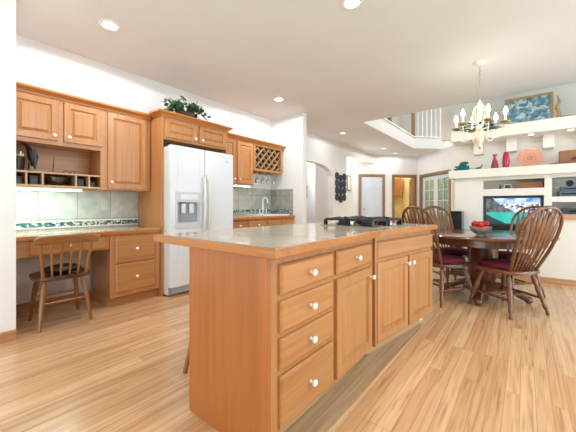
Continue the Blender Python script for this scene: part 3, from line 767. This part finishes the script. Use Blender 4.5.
CH = [('arrow-back dining chair nearest the media wall side, its back towards us', (3.80, 3.81), (-.80, .60)),
      ('arrow-back dining chair with its back showing just past the island corner', (3.205, 3.765), (.57, .82)),
      ('arrow-back dining chair on the far left of the table near the glazed doors', (3.17, 4.52), (.72, -.70)),
      ('arrow-back dining chair in front of the television, mostly hidden by the nearest chair', (3.80, 4.56), (-.62, -.78))]
CL = ['burgundy seat cushion on the nearest right-hand dining chair', 'burgundy seat cushion on the dining chair beside the island', 'burgundy seat cushion on the far left dining chair', 'burgundy seat cushion on the dining chair by the television']
first = None
for (lab, (x, y), (dx, dy)), cl in zip(CH, CL):
    rz = face(dx, dy)
    if first is None: first = dining_chair(lab, (x, y, 0), rz)
    else:
        t = copy_tree(first); t.location = (x, y, 0); t.rotation_euler = (0, 0, rz); t['label'] = lab
    pts = []
    for k in range(32):
        a = 2*math.pi*k/32; c_, s_ = math.cos(a), math.sin(a)
        pts.append((.2*math.copysign(abs(c_)**.6, c_), .185*math.copysign(abs(s_)**.6, s_)))
    mb = MB(); mb.prism(pts, .001, .05, .018)
    for k in (-1, 1):
        for j in (-1, 1): mb.ball((k*.075, j*.07, .049), .006)
    o = mb.build('seat_cushion', 'burg', None, (x + dx*.02, y + dy*.02, .44), rz, smooth=True)
    tag(o, cl, 'cushion', 'seat cushions on the dining chairs')
bw = thing('fruit_bowl', 'clear glass bowl of red fruit on the dining table', 'bowl', (3.58, 3.74, .751))
prof = [(.001,.0),(.05,.0),(.055,.006),(.03,.014),(.06,.03),(.09,.06),(.105,.1),(.101,.1),(.086,.062),(.055,.034),(.001,.02)]
MB().lathe(prof, seg=32).build('glass', 'bowl_glass', bw, smooth=True)
fp = [(-.045,-.03,.075,'apple_o'),(.045,-.035,.075,'apple_o'),(0,.045,.072,'apple'),(-.05,.02,.125,'apple'),(.04,.02,.13,'apple'),(.0,-.045,.125,'apple')]
fl = ['peach-coloured fruit low on the left of the glass bowl','peach-coloured fruit low on the right of the glass bowl','red apple at the back in the bottom of the bowl','red apple on top at the left of the bowl','red apple on top at the right of the bowl','red apple heaped at the front of the bowl']
for (x, y, z, m_), l_ in zip(fp, fl):
    a_ = thing('apple' if m_ == 'apple' else 'peach', l_, 'fruit', (3.58+x, 3.74+y, .751+z-.036), 0, 'fruit in the glass bowl')
    MB().lathe([(.001,.006),(.012,.0),(.028,.01),(.037,.032),(.034,.052),(.02,.066),(.008,.062),(.001,.058)], seg=16).build('flesh', m_, a_, smooth=True)
    MB().tube([(0,0,.058),(.003,0,.075)], .0015, 5).build('stem', 'basket', a_)

# ------------------------------------------------------------------ chandelier
cd = thing('chandelier', 'cream and brass six-arm candle chandelier hanging over the dining table', 'chandelier', (3.53, 4.17, 0))
MB().lathe([(.001,2.735),(.015,2.738),(.05,2.755),(.065,2.772),(.065,2.779),(.001,2.779)], seg=24).build('canopy', 'cream', cd, smooth=True)
chn = MB()
zz = 2.74
k = 0
while zz > 2.33:
    pts = []
    for j in range(10):
        a = 2*math.pi*j/10; u, w_ = .008*math.cos(a), .016*math.sin(a)
        pts.append((u, 0, zz-.014+w_) if k % 2 == 0 else (0, u, zz-.014+w_))
    chn.tube(pts, .0024, 5, closed=True); zz -= .026; k += 1
chn.build('chain', 'brass', cd)
MB().lathe([(.001,1.77),(.012,1.778),(.016,1.79),(.008,1.80),(.02,1.82),(.045,1.85),(.05,1.88),(.025,1.91),(.02,1.95),(.045,1.98),(.04,2.02),(.016,2.05),(.012,2.18),(.026,2.22),(.034,2.26),(.026,2.29),(.012,2.305),(.006,2.33),(.001,2.33)], seg=20).build('body', 'cream', cd, smooth=True)
MB().lathe([(.001,1.745),(.01,1.75),(.013,1.762),(.006,1.772),(.001,1.773)], seg=12).build('finial', 'brass', cd, smooth=True)
for k in range(6):
    a = R(54.7+60*k); dx, dy = math.cos(a), math.sin(a)
    prof = [(.02,2.27),(.06,2.24),(.075,2.17),(.055,2.09),(.03,2.03)]
    MB().tube([(dx*r, dy*r, z) for r, z in prof], .005, 6).build('cage_scroll', 'cream', cd, smooth=True)
    prof = [(.03,1.96),(.07,1.90),(.14,1.855),(.18,1.86),(.225,1.90),(.248,1.955),(.25,2.005)]
    arm = MB().tube([(dx*r, dy*r, z) for r, z in prof], [.008,.007,.007,.006,.006,.006,.006], 7).build('arm', 'cream', cd, smooth=True)
    ctr = (dx*.25, dy*.25, -.015)
    MB().lathe([(.001,2.015),(.02,2.02),(.045,2.035),(.05,2.045),(.02,2.045),(.001,2.045)], ctr, 16).build('drip_cup', 'brass', arm, smooth=True)
    MB().lathe([(.012,2.045),(.012,2.125),(.001,2.125)], ctr, 12).build('candle', 'cream', arm, smooth=True)
    MB().lathe([(.008,2.125),(.018,2.14),(.022,2.155),(.016,2.18),(.005,2.21),(.001,2.215)], ctr, 12).build('bulb', 'bulb', arm, smooth=True)
lf = MB()
for k in range(70):
    a = random.uniform(0, 6.28); r = random.uniform(.05, .2); z = 2.02+random.uniform(-.035, .05)-r*.15
    d = Vector((math.cos(a), math.sin(a), random.uniform(-.3, .3))); w = Vector((-d.y, d.x, random.uniform(-.5, .5)))
    lf.ribbon([Vector((math.cos(a)*r, math.sin(a)*r, z)), Vector((math.cos(a)*r, math.sin(a)*r, z))+d*.035, Vector((math.cos(a)*r, math.sin(a)*r, z))+d*.07], [.006,.04,.004], .002, w)
o = lf.build('foliage', 'leaf2', cd); o['label'] = 'teal green leaf garland'
point('chandelier_glow', (3.53, 4.17, 2.27), 3, (1, .92, .8), .25)

# ------------------------------------------------------------------ ceiling lights
for i, (x, y, lab) in enumerate([(.89, 1.13, 'lit recessed ceiling light above the kitchen desk'), (2.82, 2.27, 'lit recessed ceiling light over the island'), (.88, 3.60, 'lit recessed ceiling light before the sink run'),
                     (.63, 6.2, 'faint small recessed ceiling light by the arched opening'), (.70, 8.6, 'faint small recessed ceiling light before the hallway opening'), (.69, 9.6, 'faint small recessed ceiling light before the white door')]):
    t = thing('recessed_light', lab, 'ceiling light', (x, y, CZ-.012), 0, 'recessed ceiling lights')
    MB().lathe([(.062,.0),(.085,.0),(.09,.006),(.09,.0118),(.062,.0118)], seg=32).build('trim_ring', 'white_trim', t, smooth=True)
    MB().lathe([(.001,.003),(.061,.003),(.061,.0115),(.001,.0115)], seg=32).build('lens', 'lamp' if i < 3 else 'lamp_dim', t)
    if True:
        d = bpy.data.lights.new('ceiling_spot', 'SPOT'); d.energy = 36 if i < 3 else 12; d.spot_size = R(177); d.spot_blend = .1; d.shadow_soft_size = .06; d.color = (.94, .98, 1)
        lo = bpy.data.objects.new('ceiling_spot', d); COL.objects.link(lo); lo.location = (x, y, CZ-.03)
for x, y, e in ((4.8, -.6, 22), (5.2, 1.4, 75), (6.2, 3.2, 14)):      # unseen spots added on the camera's side to brighten the left wall
    d = bpy.data.lights.new('ceiling_spot', 'SPOT'); d.energy = e; d.spot_size = R(177); d.spot_blend = .1; d.shadow_soft_size = .08; d.color = (.94, .98, 1)
    lo = bpy.data.objects.new('ceiling_spot', d); COL.objects.link(lo); lo.location = (x, y, CZ-.03)
for x, y, lab in ((4.02, 5.57, 'small soffit light under the ledge above the round plate'), (4.44, 5.57, 'small soffit light under the ledge above the wooden box')):
    t = thing('soffit_light', lab, 'light', (x, y, 2.115-.0075), 0, 'soffit lights under the upper ledge')
    MB().lathe([(.03,0),(.045,.0),(.047,.007),(.03,.007)], seg=20).build('trim_ring', 'white_trim', t, smooth=True)
    MB().lathe([(.001,.002),(.029,.002),(.029,.007),(.001,.007)], seg=20).build('lens', 'lamp', t)
    d = bpy.data.lights.new('soffit_spot', 'SPOT'); d.energy = 1.2; d.spot_size = R(110); d.spot_blend = .8; d.color = (1, .92, .8)
    lo = bpy.data.objects.new('soffit_spot', d); COL.objects.link(lo); lo.location = (x, y, 2.10)
t = thing('bathroom_cabinet', 'small wooden wall cabinet inside the lit powder room', 'cabinet', (Q[0]-.22*.7071-1.48*.7071, Q[1]-.22*.7071+1.48*.7071, 1.46), R(45))
MB().box(0, .42, .02, .265, 0, .70, .003).build('body', 'maple', t); door(t, .01, .205, .32, .69, None, None); door(t, .215, .41, .32, .69, None, None)
for o_ in t.children:
    if o_.name.startswith('door'): o_.location.y = .02
MB().box(.0, .42, .0, .02, .28, .30).build('towel_shelf', 'maple_h', t)
point('powder_room_lamp', (Q[0]+(-.5)*.7071-.8*.7071, Q[1]-.5*.7071+.8*.7071, 2.45), 18, (1, .90, .70), .1)
point('hall_fill', (-.75, 5.8, 2.4), 12, (1,.98,.95), .2)  # added fill to light the hall, without a fixture
point('stair_fill', (-1.1, 8.5, 2.3), 16, (.95,.98,1), .2)  # added fill so the gap behind the arch reads bright
point('passage_fill', (-.2, 8.3, 2.3), 12, (.88,.97,1), .15)  # added point of fill for the passage; no lamp hangs here
area('study_fill', (Q[0]+1.0*.7071+2.3*.7071, Q[1]-1.0*.7071+2.3*.7071, 2.5), (Q[0]+1.2*.7071+1.2*.7071, Q[1]-1.2*.7071+1.2*.7071, .8), 1.2, .5, 70, (.93, 1, .95))  # added fill brightening the room behind the glazed doors

# ------------------------------------------------------------------ lights under the wall cabinets
t = thing('under_cabinet_light', 'long lit fluorescent strip under the pigeonhole cabinet', 'light', (.31, .5, 1.222))
MB().box(-.05, .02, 0, .575, .008, .027, .003).build('housing', 'white_trim', t)
MB().box(-.047, .022, .005, .57, 0, .012, .003).build('diffuser', 'tube', t)
t = thing('under_cabinet_light', 'short white light under the narrow cabinet beside the refrigerator', 'light', (.31, 3.15, 1.393))
MB().box(-.05, .02, 0, .35, .006, .026, .003).build('housing', 'white_trim', t)
MB().box(-.047, .018, .005, .345, 0, .01, .003).build('diffuser', 'lamp', t)
area('desk_strip_glow', (.27, .79, 1.215), (.2, .79, .8), .5, .05, 2.6, (.80, 1, .93))
# outlets
for y, lab in ((.83, 'white wall outlet on the tiled backsplash above the desk chair'), (1.40, 'faint wall outlet on the backsplash near the tall cabinet')):
    t = thing('wall_outlet', lab, 'outlet', (.0125, y, .985 if y < 1 else 1.02))
    MB().box(0, .006, -.036, .036, 0, .115, .002).build('cover_plate', 'white_trim' if y < 1 else 'sage', t)
    for z in (.03, .072): MB().box(.006, .008, -.016, .016, z-.012, z+.014, .001).build('socket', 'cream' if y < 1 else 'sage', t)

# ------------------------------------------------------------------ things in the pigeonhole cabinet
t = thing('bird_sculpture', 'dark bronze heron sculpture beside a basket on the open shelf', 'sculpture', (.17, .672, 1.402))
MB().lathe([(.001,0),(.06,0),(.06,.012),(.04,.018),(.001,.02)], sx=.8, sy=1, seg=20).build('base', 'bronze', t, smooth=True)
for k in (-1, 1): MB().tube([(k*.012,.0,.015),(k*.014,.005,.07),(k*.012,.01,.11)], .006, 6).build('leg', 'bronze', t)
MB().tube([(0,.03,.06),(0,.028,.10),(0,.022,.15),(0,.012,.20),(0,-.004,.235),(0,-.014,.255),(0,-.02,.27),(0,-.035,.268),(0,-.055,.274),(0,-.075,.284)], [.010,.024,.033,.028,.018,.015,.018,.013,.007,.002], 10).build('heron_body', 'bronze', t, smooth=True)
MB().ribbon([(.02,.03,.22),(.02,.048,.15),(.01,.046,.03)], [.03,.045,.012], .022, (0,1,.2)).build('wing', 'bronze', t, smooth=True)
MB().ribbon([(0,-.02,.282),(0,.005,.295),(0,.05,.283)], [.01,.02,.002], .01, (1,0,0)).build('crest', 'bronze', t, smooth=True)
t = thing('wicker_basket', 'dark woven basket on the shelf at the bird sculpture', 'basket', (.265, .575, 1.402))
MB().lathe([(.001,0),(.046,0),(.052,.06),(.056,.13),(.051,.13),(.044,.01),(.001,.01)], sx=1.1).build('bowl', 'bronze', t, smooth=True)
tw = MB()
for k in range(18):
    a = random.uniform(0, 6.28); r = .025
    tw.tube([(r*math.cos(a), r*math.sin(a), .02), (1.6*r*math.cos(a), 1.6*r*math.sin(a), .13), (1.9*r*math.cos(a), 1.7*r*math.sin(a), .14+random.random()*.04)], .005, 5)
tw.build('twigs', 'cream', t)
t = thing('pen_holder', 'small dark pen stand with an upright quill on the open shelf', 'pen holder', (.2, .855, 1.402))
MB().box(-.035, .035, -.05, .05, 0, .014, .004).build('base', 'darkwood', t)
MB().tube([(0,0,.012),(0,.005,.08),(0,.012,.17)], [.004,.005,.002], 6).build('quill', 'black', t)
t = thing('spectacles', 'pair of dark spectacles lying on the open shelf', 'glasses', (.2, 1.0, 1.402))
for s in (-1, 1):
    MB().tube([(0, s*.03+.022*math.cos(a), .02+.018*math.sin(a)) for a in [2*math.pi*k/14 for k in range(14)]], .003, 5, closed=True).build('rim', 'black', t)
    MB().tube([(0, s*.052, .026), (-.06, s*.055, .022), (-.11, s*.055, .01)], .003, 5).build('temple_arm', 'black', t)
MB().tube([(0,-.008,.022),(0,.008,.022)], .003, 5).build('bridge', 'black', t)
t = thing('glass_bowl', 'green cut glass bowl in the wide middle pigeonhole', 'bowl', (.22, .885, 1.275))
MB().lathe([(.001,0),(.045,0),(.05,.008),(.085,.045),(.1,.085),(.096,.085),(.08,.048),(.04,.014),(.001,.012)], seg=16).build('bowl', 'green_glass', t)
for (y, lab, m_, h) in ((.575, 'dark jar in the leftmost pigeonhole', 'char', .07), (.69, 'dark book block in the second pigeonhole', 'char', .085), (1.07, 'dark box in the pigeonhole right of the glass bowl', 'bronze', .08), (1.175, 'small dark case in the rightmost pigeonhole', 'bronze', .06)):
    t = thing('storage_box', lab, 'box', (.23, y, 1.275), 0, 'dark things in the pigeonholes')
    MB().box(-.06, .06, -.03, .03, 0, h*.8, .004).build('box_base', m_, t); MB().box(-.062, .062, -.032, .032, h*.8, h, .004).build('lid', m_, t)

# ------------------------------------------------------------------ ivy on the refrigerator surround
t = thing('potted_ivy', 'trailing green ivy plant on top of the refrigerator surround', 'plant', (.40, 2.23, 2.198))
MB().lathe([(.001,0),(.07,0),(.09,.1),(.095,.12),(.085,.12),(.001,.1)], sx=.9, sy=1.5).build('pot', 'basket', t, smooth=True)
fo, stm = MB(), MB()
for k in range(30):
    sy = random.choice([-1, 1]); ln = random.uniform(.08, .34); el = random.uniform(.08, .30)
    xs = random.uniform(-.08, .16)
    p0 = Vector((0, sy*.04, .1)); p1 = Vector((xs*.6, sy*ln*.5, .1+el*.75)); p2 = Vector((xs, sy*ln, max(.03, .1+el*.75-ln*.5)))
    if k == 0: p1, p2 = Vector((.05,-.2,.16)), Vector((.08,-.31,.2))
    P = [p0*(1-u)**2+p1*2*u*(1-u)+p2*u*u for u in [i/6 for i in range(7)]]
    stm.tube(P, .003, 5)
    for p in P[2:]:
        for q in range(2):
            d = Vector((random.uniform(-1,1), random.uniform(-1,1), random.uniform(-.4,.8))).normalized(); w = d.cross(Vector((random.random(), random.random(), random.random()))).normalized()
            L_ = random.uniform(.04, .065)
            fo.ribbon([p, p+d*L_*.35, p+d*L_*.7, p+d*L_], [.008, L_*.8, L_*.6, .004], .003, w)
fo.build('foliage', 'leaf', t); stm.build('stems', 'basket', t)

# ------------------------------------------------------------------ stemware
WG = [(.001,0),(.033,0),(.033,-.003),(.005,-.008),(.004,-.075),(.012,-.085),(.03,-.105),(.038,-.135),(.036,-.165),(.032,-.18),(.030,-.18),(.034,-.163),(.036,-.135),(.028,-.108),(.001,-.09)]
for k in range(5):
    t = thing('wine_glass', 'clear wine glass hanging under the wine rack, %s' % ['nearest the refrigerator', 'second from the refrigerator', 'third, at the middle of the row', 'fourth, near the partition', 'last, nearest the partition'][k], 'wine glass', (.22, 3.63+.145*k, 1.661), 0, 'wine glasses hanging under the rack')
    MB().lathe(WG, seg=18).build('glass', 'bowl_glass', t, smooth=True)

# ------------------------------------------------------------------ things on the arch wall and in the hall
t = thing('wall_art', 'dark navy wall hanging of curved metal plates beside the arch', 'wall art', (.0, 7.235, 1.2))
for i in range(3):
    for j in range(4):
        z = .02 + j*.19 + (0 if i != 1 else -.05)
        pts = [(.100*math.copysign(abs(math.cos(q))**.7, math.cos(q)), 0.09+.096*math.copysign(abs(math.sin(q))**.7, math.sin(q))) for q in [2*math.pi*k/18 for k in range(18)]]
        mb = MB(); 
        T = Matrix(((0,0,1,.005),(1,0,0,(i-1)*.205),(0,1,0,z),(0,0,0,1)))
        mb.prism(pts, .0, .012+.006*((i+j) % 2), .003, T)
        mb.build('plate', 'navy', t)
t = thing('picture', 'small dark framed picture on the bright passage wall', 'picture', (-.526, 8.74, 1.56))
MB().box(0, .02, -.13, .13, 0, .5, .003).build('frame', 'char', t); MB().box(.02, .022, -.1, .1, .03, .47).build('print', 'cream', t)
t = thing('hall_staircase', 'wooden stair treads just visible inside the arched opening', 'stairs', (-1.2, 7.75, 0))
for k in range(5):
    MB().box(-.145, .12, k*.26, k*.26+.30, .2*k+.16, .2*k+.20, .006).build('tread', 'old_pine_x', t); MB().box(-.145, .12, k*.26+.02, k*.26+.04, .2*k, .2*k+.16).build('riser', 'white_trim', t)
t = thing('wall_sconce', 'small white sconce high on the passage wall', 'light', (-.526, 8.6, 2.25))
MB().box(0, .02, -.04, .04, 0, .2, .004).build('back_plate', 'white_trim', t); MB().lathe([(.03,.02),(.05,.15),(.045,.15),(.025,.025)], (.075,0,0), 14).build('shade', 'white_trim', t, smooth=True); MB().box(.02, .075, -.01, .01, .03, .05).build('bracket', 'brass', t)
t = thing('picture', 'narrow dark picture on the hallway wall seen through the arch', 'picture', (-1.349, 7.46, 1.3))
MB().box(0, .02, -.09, .09, 0, .42, .003).build('frame', 'char', t); MB().box(.02, .022, -.06, .06, .03, .39).build('print', 'darkwood', t)

# ------------------------------------------------------------------ gallery railing upstairs
rl = thing('gallery_railing', 'white baluster railing of the upstairs gallery', 'railing', (1.37, 9.15, CZ+.35))
for sgn, nm in ((0, 'rail'),):
    MB().tube([(0,-3.3,.95),(0,0,.95),(.72,.72,.95)], .03, 8).build('handrail', 'oak_trim', rl)
for k in range(7):
    x = .1+.1*k
    MB().lathe([(.022,0),(.022,.12),(.016,.16),(.026,.22),(.018,.4),(.014,.75),(.02,.78),(.02,.93)], (x, x, 0), 12).build('baluster', 'white_trim', rl, smooth=True)
for x, y in ((0, 0), (0, -1.95)): MB().box(x-.045, x+.045, y-.045, y+.045, 0, 1.05, .006).build('newel_post', 'oak_trim', rl)

# ------------------------------------------------------------------ television and things in the niches
tv = thing('television', 'flat television showing a turquoise mountain lake', 'television', (3.797, 5.60, .703))
SW, SH, SZ = .65, .385, .10
MB().box(-.36, .36, .0, .045, SZ-.035, SZ+SH+.035, .006).build('cabinet', 'char', tv)
MB().box(-SW/2, SW/2, -.004, 0, -SH/2, SH/2).build('screen', 'screen', tv, (0, 0, SZ+SH/2))
MB().box(-.16, .16, -.05, .12, 0, .015, .004).build('stand_foot', 'black_gloss', tv); MB().box(-.04, .04, .01, .04, .015, .09).build('stand_neck', 'black_gloss', tv)
t = thing('soundbar', 'black soundbar in front of the television', 'soundbar', (3.75, 5.53, .703)); MB().box(-.27, .27, -.022, .022, 0, .06, .006).build('body', 'black_gloss', t); MB().box(-.26, .26, -.024, -.022, .01, .05).build('grille_cloth', 'black', t)
t = thing('floor_speaker', 'tall black floor speaker left of the media wall', 'speaker', (3.115, 5.33, 0))
MB().box(-.075, .075, -.12, .12, .02, .99, .006).build('cabinet', 'black_gloss', t); MB().box(-.065, .065, -.132, -.12, .05, .95, .004).build('grille_cloth', 'black', t); MB().box(-.11, .11, -.13, .13, 0, .02, .004).build('plinth', 'black', t)
# narrow niche
t = thing('wooden_box', 'flat brown wooden box in the narrow niche above the television', 'box', (4.0, 5.68, 1.331))
MB().box(-.15, .15, -.09, .09, 0, .075, .003).build('box_base', 'boxwood', t); MB().box(-.153, .153, -.093, .093, .075, .093, .003).build('lid', 'boxwood', t)
t = thing('framed_photo', 'tiny framed photo standing in the narrow niche', 'photo', (3.745, 5.62, 1.331))
MB().box(-.045, .045, 0, .012, 0, .07, .002).build('frame', 'cream', t); MB().box(-.036, .036, -.002, 0, .009, .061).build('print', 'char', t)
t = thing('figurine', 'small dark figurine left of the tiny photo in the niche', 'figurine', (3.65, 5.64, 1.331))
MB().lathe([(.001,0),(.02,0),(.018,.01),(.008,.02),(.014,.035),(.004,.045),(.01,.055),(.001,.066)], seg=12).build('figure', 'bronze', t, smooth=True)
# components
for z, h, lab, w in ((1.201, .075, 'blue-grey audio receiver at the bottom of the component niche', .6), (1.277, .06, 'blue-grey disc player stacked on the receiver', .56)):
    t = thing('audio_component', lab, 'audio component', (4.62, 5.66, z), 0, 'audio components in the right niche')
    MB().box(-w/2, w/2, -.14, .16, 0, h, .004).build('case', 'avgrey', t)
    MB().box(-w/2+.02, w/2-.1, -.143, -.14, h*.35, h*.6).build('display', 'black_gloss', t)
    MB().lathe([(.016,0),(.016,.015),(.001,.016)], seg=14, T=Matrix.Translation((w/2-.05,-.14,h*.5)) @ Matrix.Rotation(R(90),4,'X')).build('dial', 'steel', t)
t = thing('desk_clock', 'small round dark clock standing on the disc player', 'clock', (4.43, 5.60, 1.337))
MB().lathe([(.001,0),(.036,0),(.04,.012),(.036,.02),(.001,.02)], seg=20, T=Matrix.Translation((0,.01,.048)) @ Matrix.Rotation(R(90),4,'X')).build('case', 'black_gloss', t, smooth=True)
MB().box(-.025, .025, -.014, .014, 0, .01, .002).build('foot', 'black_gloss', t)
t = thing('video_player', 'dark video player in the lowest right niche', 'video player', (4.62, 5.66, .956)); MB().box(-.27, .27, -.14, .16, 0, .08, .004).build('case', 'char', t); MB().box(-.2, .1, -.143, -.14, .03, .055).build('display', 'black_gloss', t)

# ------------------------------------------------------------------ things on the mantel shelf
MZ = 1.637
t = thing('coral_ornament', 'teal green leafy ornament at the left end of the mantel shelf', 'ornament', (3.16, 5.56, MZ))
MB().lathe([(.001,0),(.09,0),(.08,.018),(.001,.02)], sx=1.2, sy=.6).build('base', 'teal', t, smooth=True)
fo = MB()
for k in range(90):
    a = random.uniform(0, 6.28); r = random.uniform(.0, .1); h = .03+random.random()*(.11 if math.cos(a)*r > -.03 else .06)
    p = Vector((math.cos(a)*r*1.15, math.sin(a)*r*.45, h)); d = Vector((math.cos(a)*.6, math.sin(a)*.5, random.uniform(-.1, .8))).normalized()
    fo.ribbon([p-d*.03, p, p+d*.025], [.014,.042,.01], .008, d.cross(Vector((random.random(), .3, random.random()))).normalized())
    fo.tube([(p.x*.5, p.y*.5, .015), p-d*.025], .004, 5)
fo.build('leaves', 'teal', t)
t = thing('teal_figurine', 'small teal figurine beside the leafy ornament', 'figurine', (3.38, 5.52, MZ))
MB().lathe([(.001,0),(.03,0),(.03,.008),(.01,.014),(.001,.015)]).build('base', 'teal', t, smooth=True)
MB().tube([(-.05,0,.035),(-.02,0,.03),(.02,0,.036),(.04,0,.055),(.048,0,.08),(.04,0,.09)], [.003,.013,.016,.01,.007,.003], 8).build('bird', 'teal', t, smooth=True)
t = thing('vase', 'dusky magenta bottle vase with a flared neck on the mantel', 'vase', (3.585, 5.58, MZ))
MB().lathe([(.001,0),(.035,0),(.05,.02),(.052,.05),(.04,.11),(.022,.16),(.018,.19),(.03,.235),(.024,.235),(.012,.19),(.001,.1)], seg=28).build('vessel', 'pink_v', t, smooth=True)
t = thing('vase', 'tall crimson oval vase on the mantel beside the bottle vase', 'vase', (3.725, 5.58, MZ))
MB().lathe([(.001,0),(.03,0),(.04,.03),(.049,.1),(.046,.17),(.034,.225),(.026,.24),(.03,.25),(.024,.25),(.02,.235),(.001,.15)], seg=28).build('vessel', 'red_v', t, smooth=True)
t = thing('decorative_plate', 'large round terracotta pink plate on the mantel shelf', 'plate', (4.005, 5.64, MZ)); t.rotation_euler = (R(-12), 0, 0)
T = Matrix.Translation((0, 0, .148)) @ Matrix.Rotation(R(90),4,'X')
MB().lathe([(.001,0),(.06,0),(.1,.004),(.145,.018),(.148,.022),(.142,.024),(.1,.011),(.001,.008)], seg=48, T=T).build('dish', 'terra', t, smooth=True)
MB().lathe([(.068,.0085),(.074,.0085),(.074,.0105),(.068,.0105)], seg=40, T=T).build('painted_ring', 'terra_d', t)
em = MB()
for k in range(8):
    a = R(45*k); em.ribbon([(math.cos(a)*.012, -.0095, .148+math.sin(a)*.012), (math.cos(a)*.03, -.0095, .148+math.sin(a)*.03), (math.cos(a)*.05, -.0095, .148+math.sin(a)*.05)], [.006,.02 if k % 2 == 0 else .012,.002], .002, (-math.sin(a), 0, math.cos(a)))
em.build('painted_motif', 'terra_d', t)
t = thing('wooden_tray', 'long dark wooden tray in front of the brown box on the mantel', 'tray', (4.46, 5.47, MZ))
MB().prism([(-.25,-.0),(-.18,-.04),(.2,-.05),(.24,0),(.2,.05),(-.18,.04)], 0, .022, .008).build('slab', 'darkwood', t)
t = thing('wooden_crate', 'brown wooden box with a dark running horse mark on the mantel', 'box', (4.5, 5.68, MZ))
MB().box(-.17, .17, -.1, .1, 0, .185, .004).build('crate', 'boxwood', t); MB().box(-.174, .174, -.104, .104, .185, .20, .003).build('lid', 'boxwood', t)
em = MB()
em.ribbon([(-.045,-.102,.085),(0,-.102,.09),(.045,-.102,.088)], [.02,.03,.026], .003, (0,0,1)); em.ribbon([(.04,-.102,.095),(.055,-.102,.115),(.075,-.102,.108)], [.02,.016,.008], .003, (0,0,1))
for a_, b_ in ((-.04,-.06),(-.03,-.02),(.03,.045),(.04,.07)): em.ribbon([(a_,-.102,.082),(b_,-.102,.05)], [.01,.006], .003, (1,0,0))
em.ribbon([(-.045,-.102,.09),(-.075,-.102,.075)], [.008,.004], .003, (0,0,1))
em.build('horse_mark', 'black', t)
# ------------------------------------------------------------------ upper ledge
t = thing('framed_painting', 'large blue abstract painting in a gold frame leaning on the upper ledge', 'painting', (3.985, 5.57, 2.281)); t.rotation_euler = (R(-9), 0, 0)
w, h = .56, .425
b = MB(); b.box(-w/2, w/2, 0, .03, 0, .035, .005); b.box(-w/2, w/2, 0, .03, h-.035, h, .005); b.box(-w/2, -w/2+.035, 0, .03, .035, h-.035, .005); b.box(w/2-.035, w/2, 0, .03, .035, h-.035, .005)
b.build('frame', 'gold', t); MB().box(-w/2+.03, w/2-.03, .01, .02, .03, h-.03).build('canvas', 'paint', t)
t = thing('driftwood', 'gnarled tan driftwood standing beside the painting on the ledge', 'ornament', (4.31, 5.56, 2.281))
MB().tube([(0,0,0),(.01,0,.08),(-.01,.01,.16),(.012,.0,.24),(-.005,.01,.33)], [.03,.02,.026,.018,.006], 8).build('stem', 'gold', t, smooth=True)
MB().tube([(0,0,.02),(.08,-.02,.015),(.17,-.02,.02)], [.018,.014,.006], 8).build('root', 'darkwood', t, smooth=True)
t = thing('small_bowl', 'small dark bowl at the right end of the upper ledge', 'bowl', (4.66, 5.62, 2.281))
MB().lathe([(.001,0),(.03,0),(.055,.035),(.05,.035),(.026,.008),(.001,.008)]).build('bowl', 'avgrey', t, smooth=True)
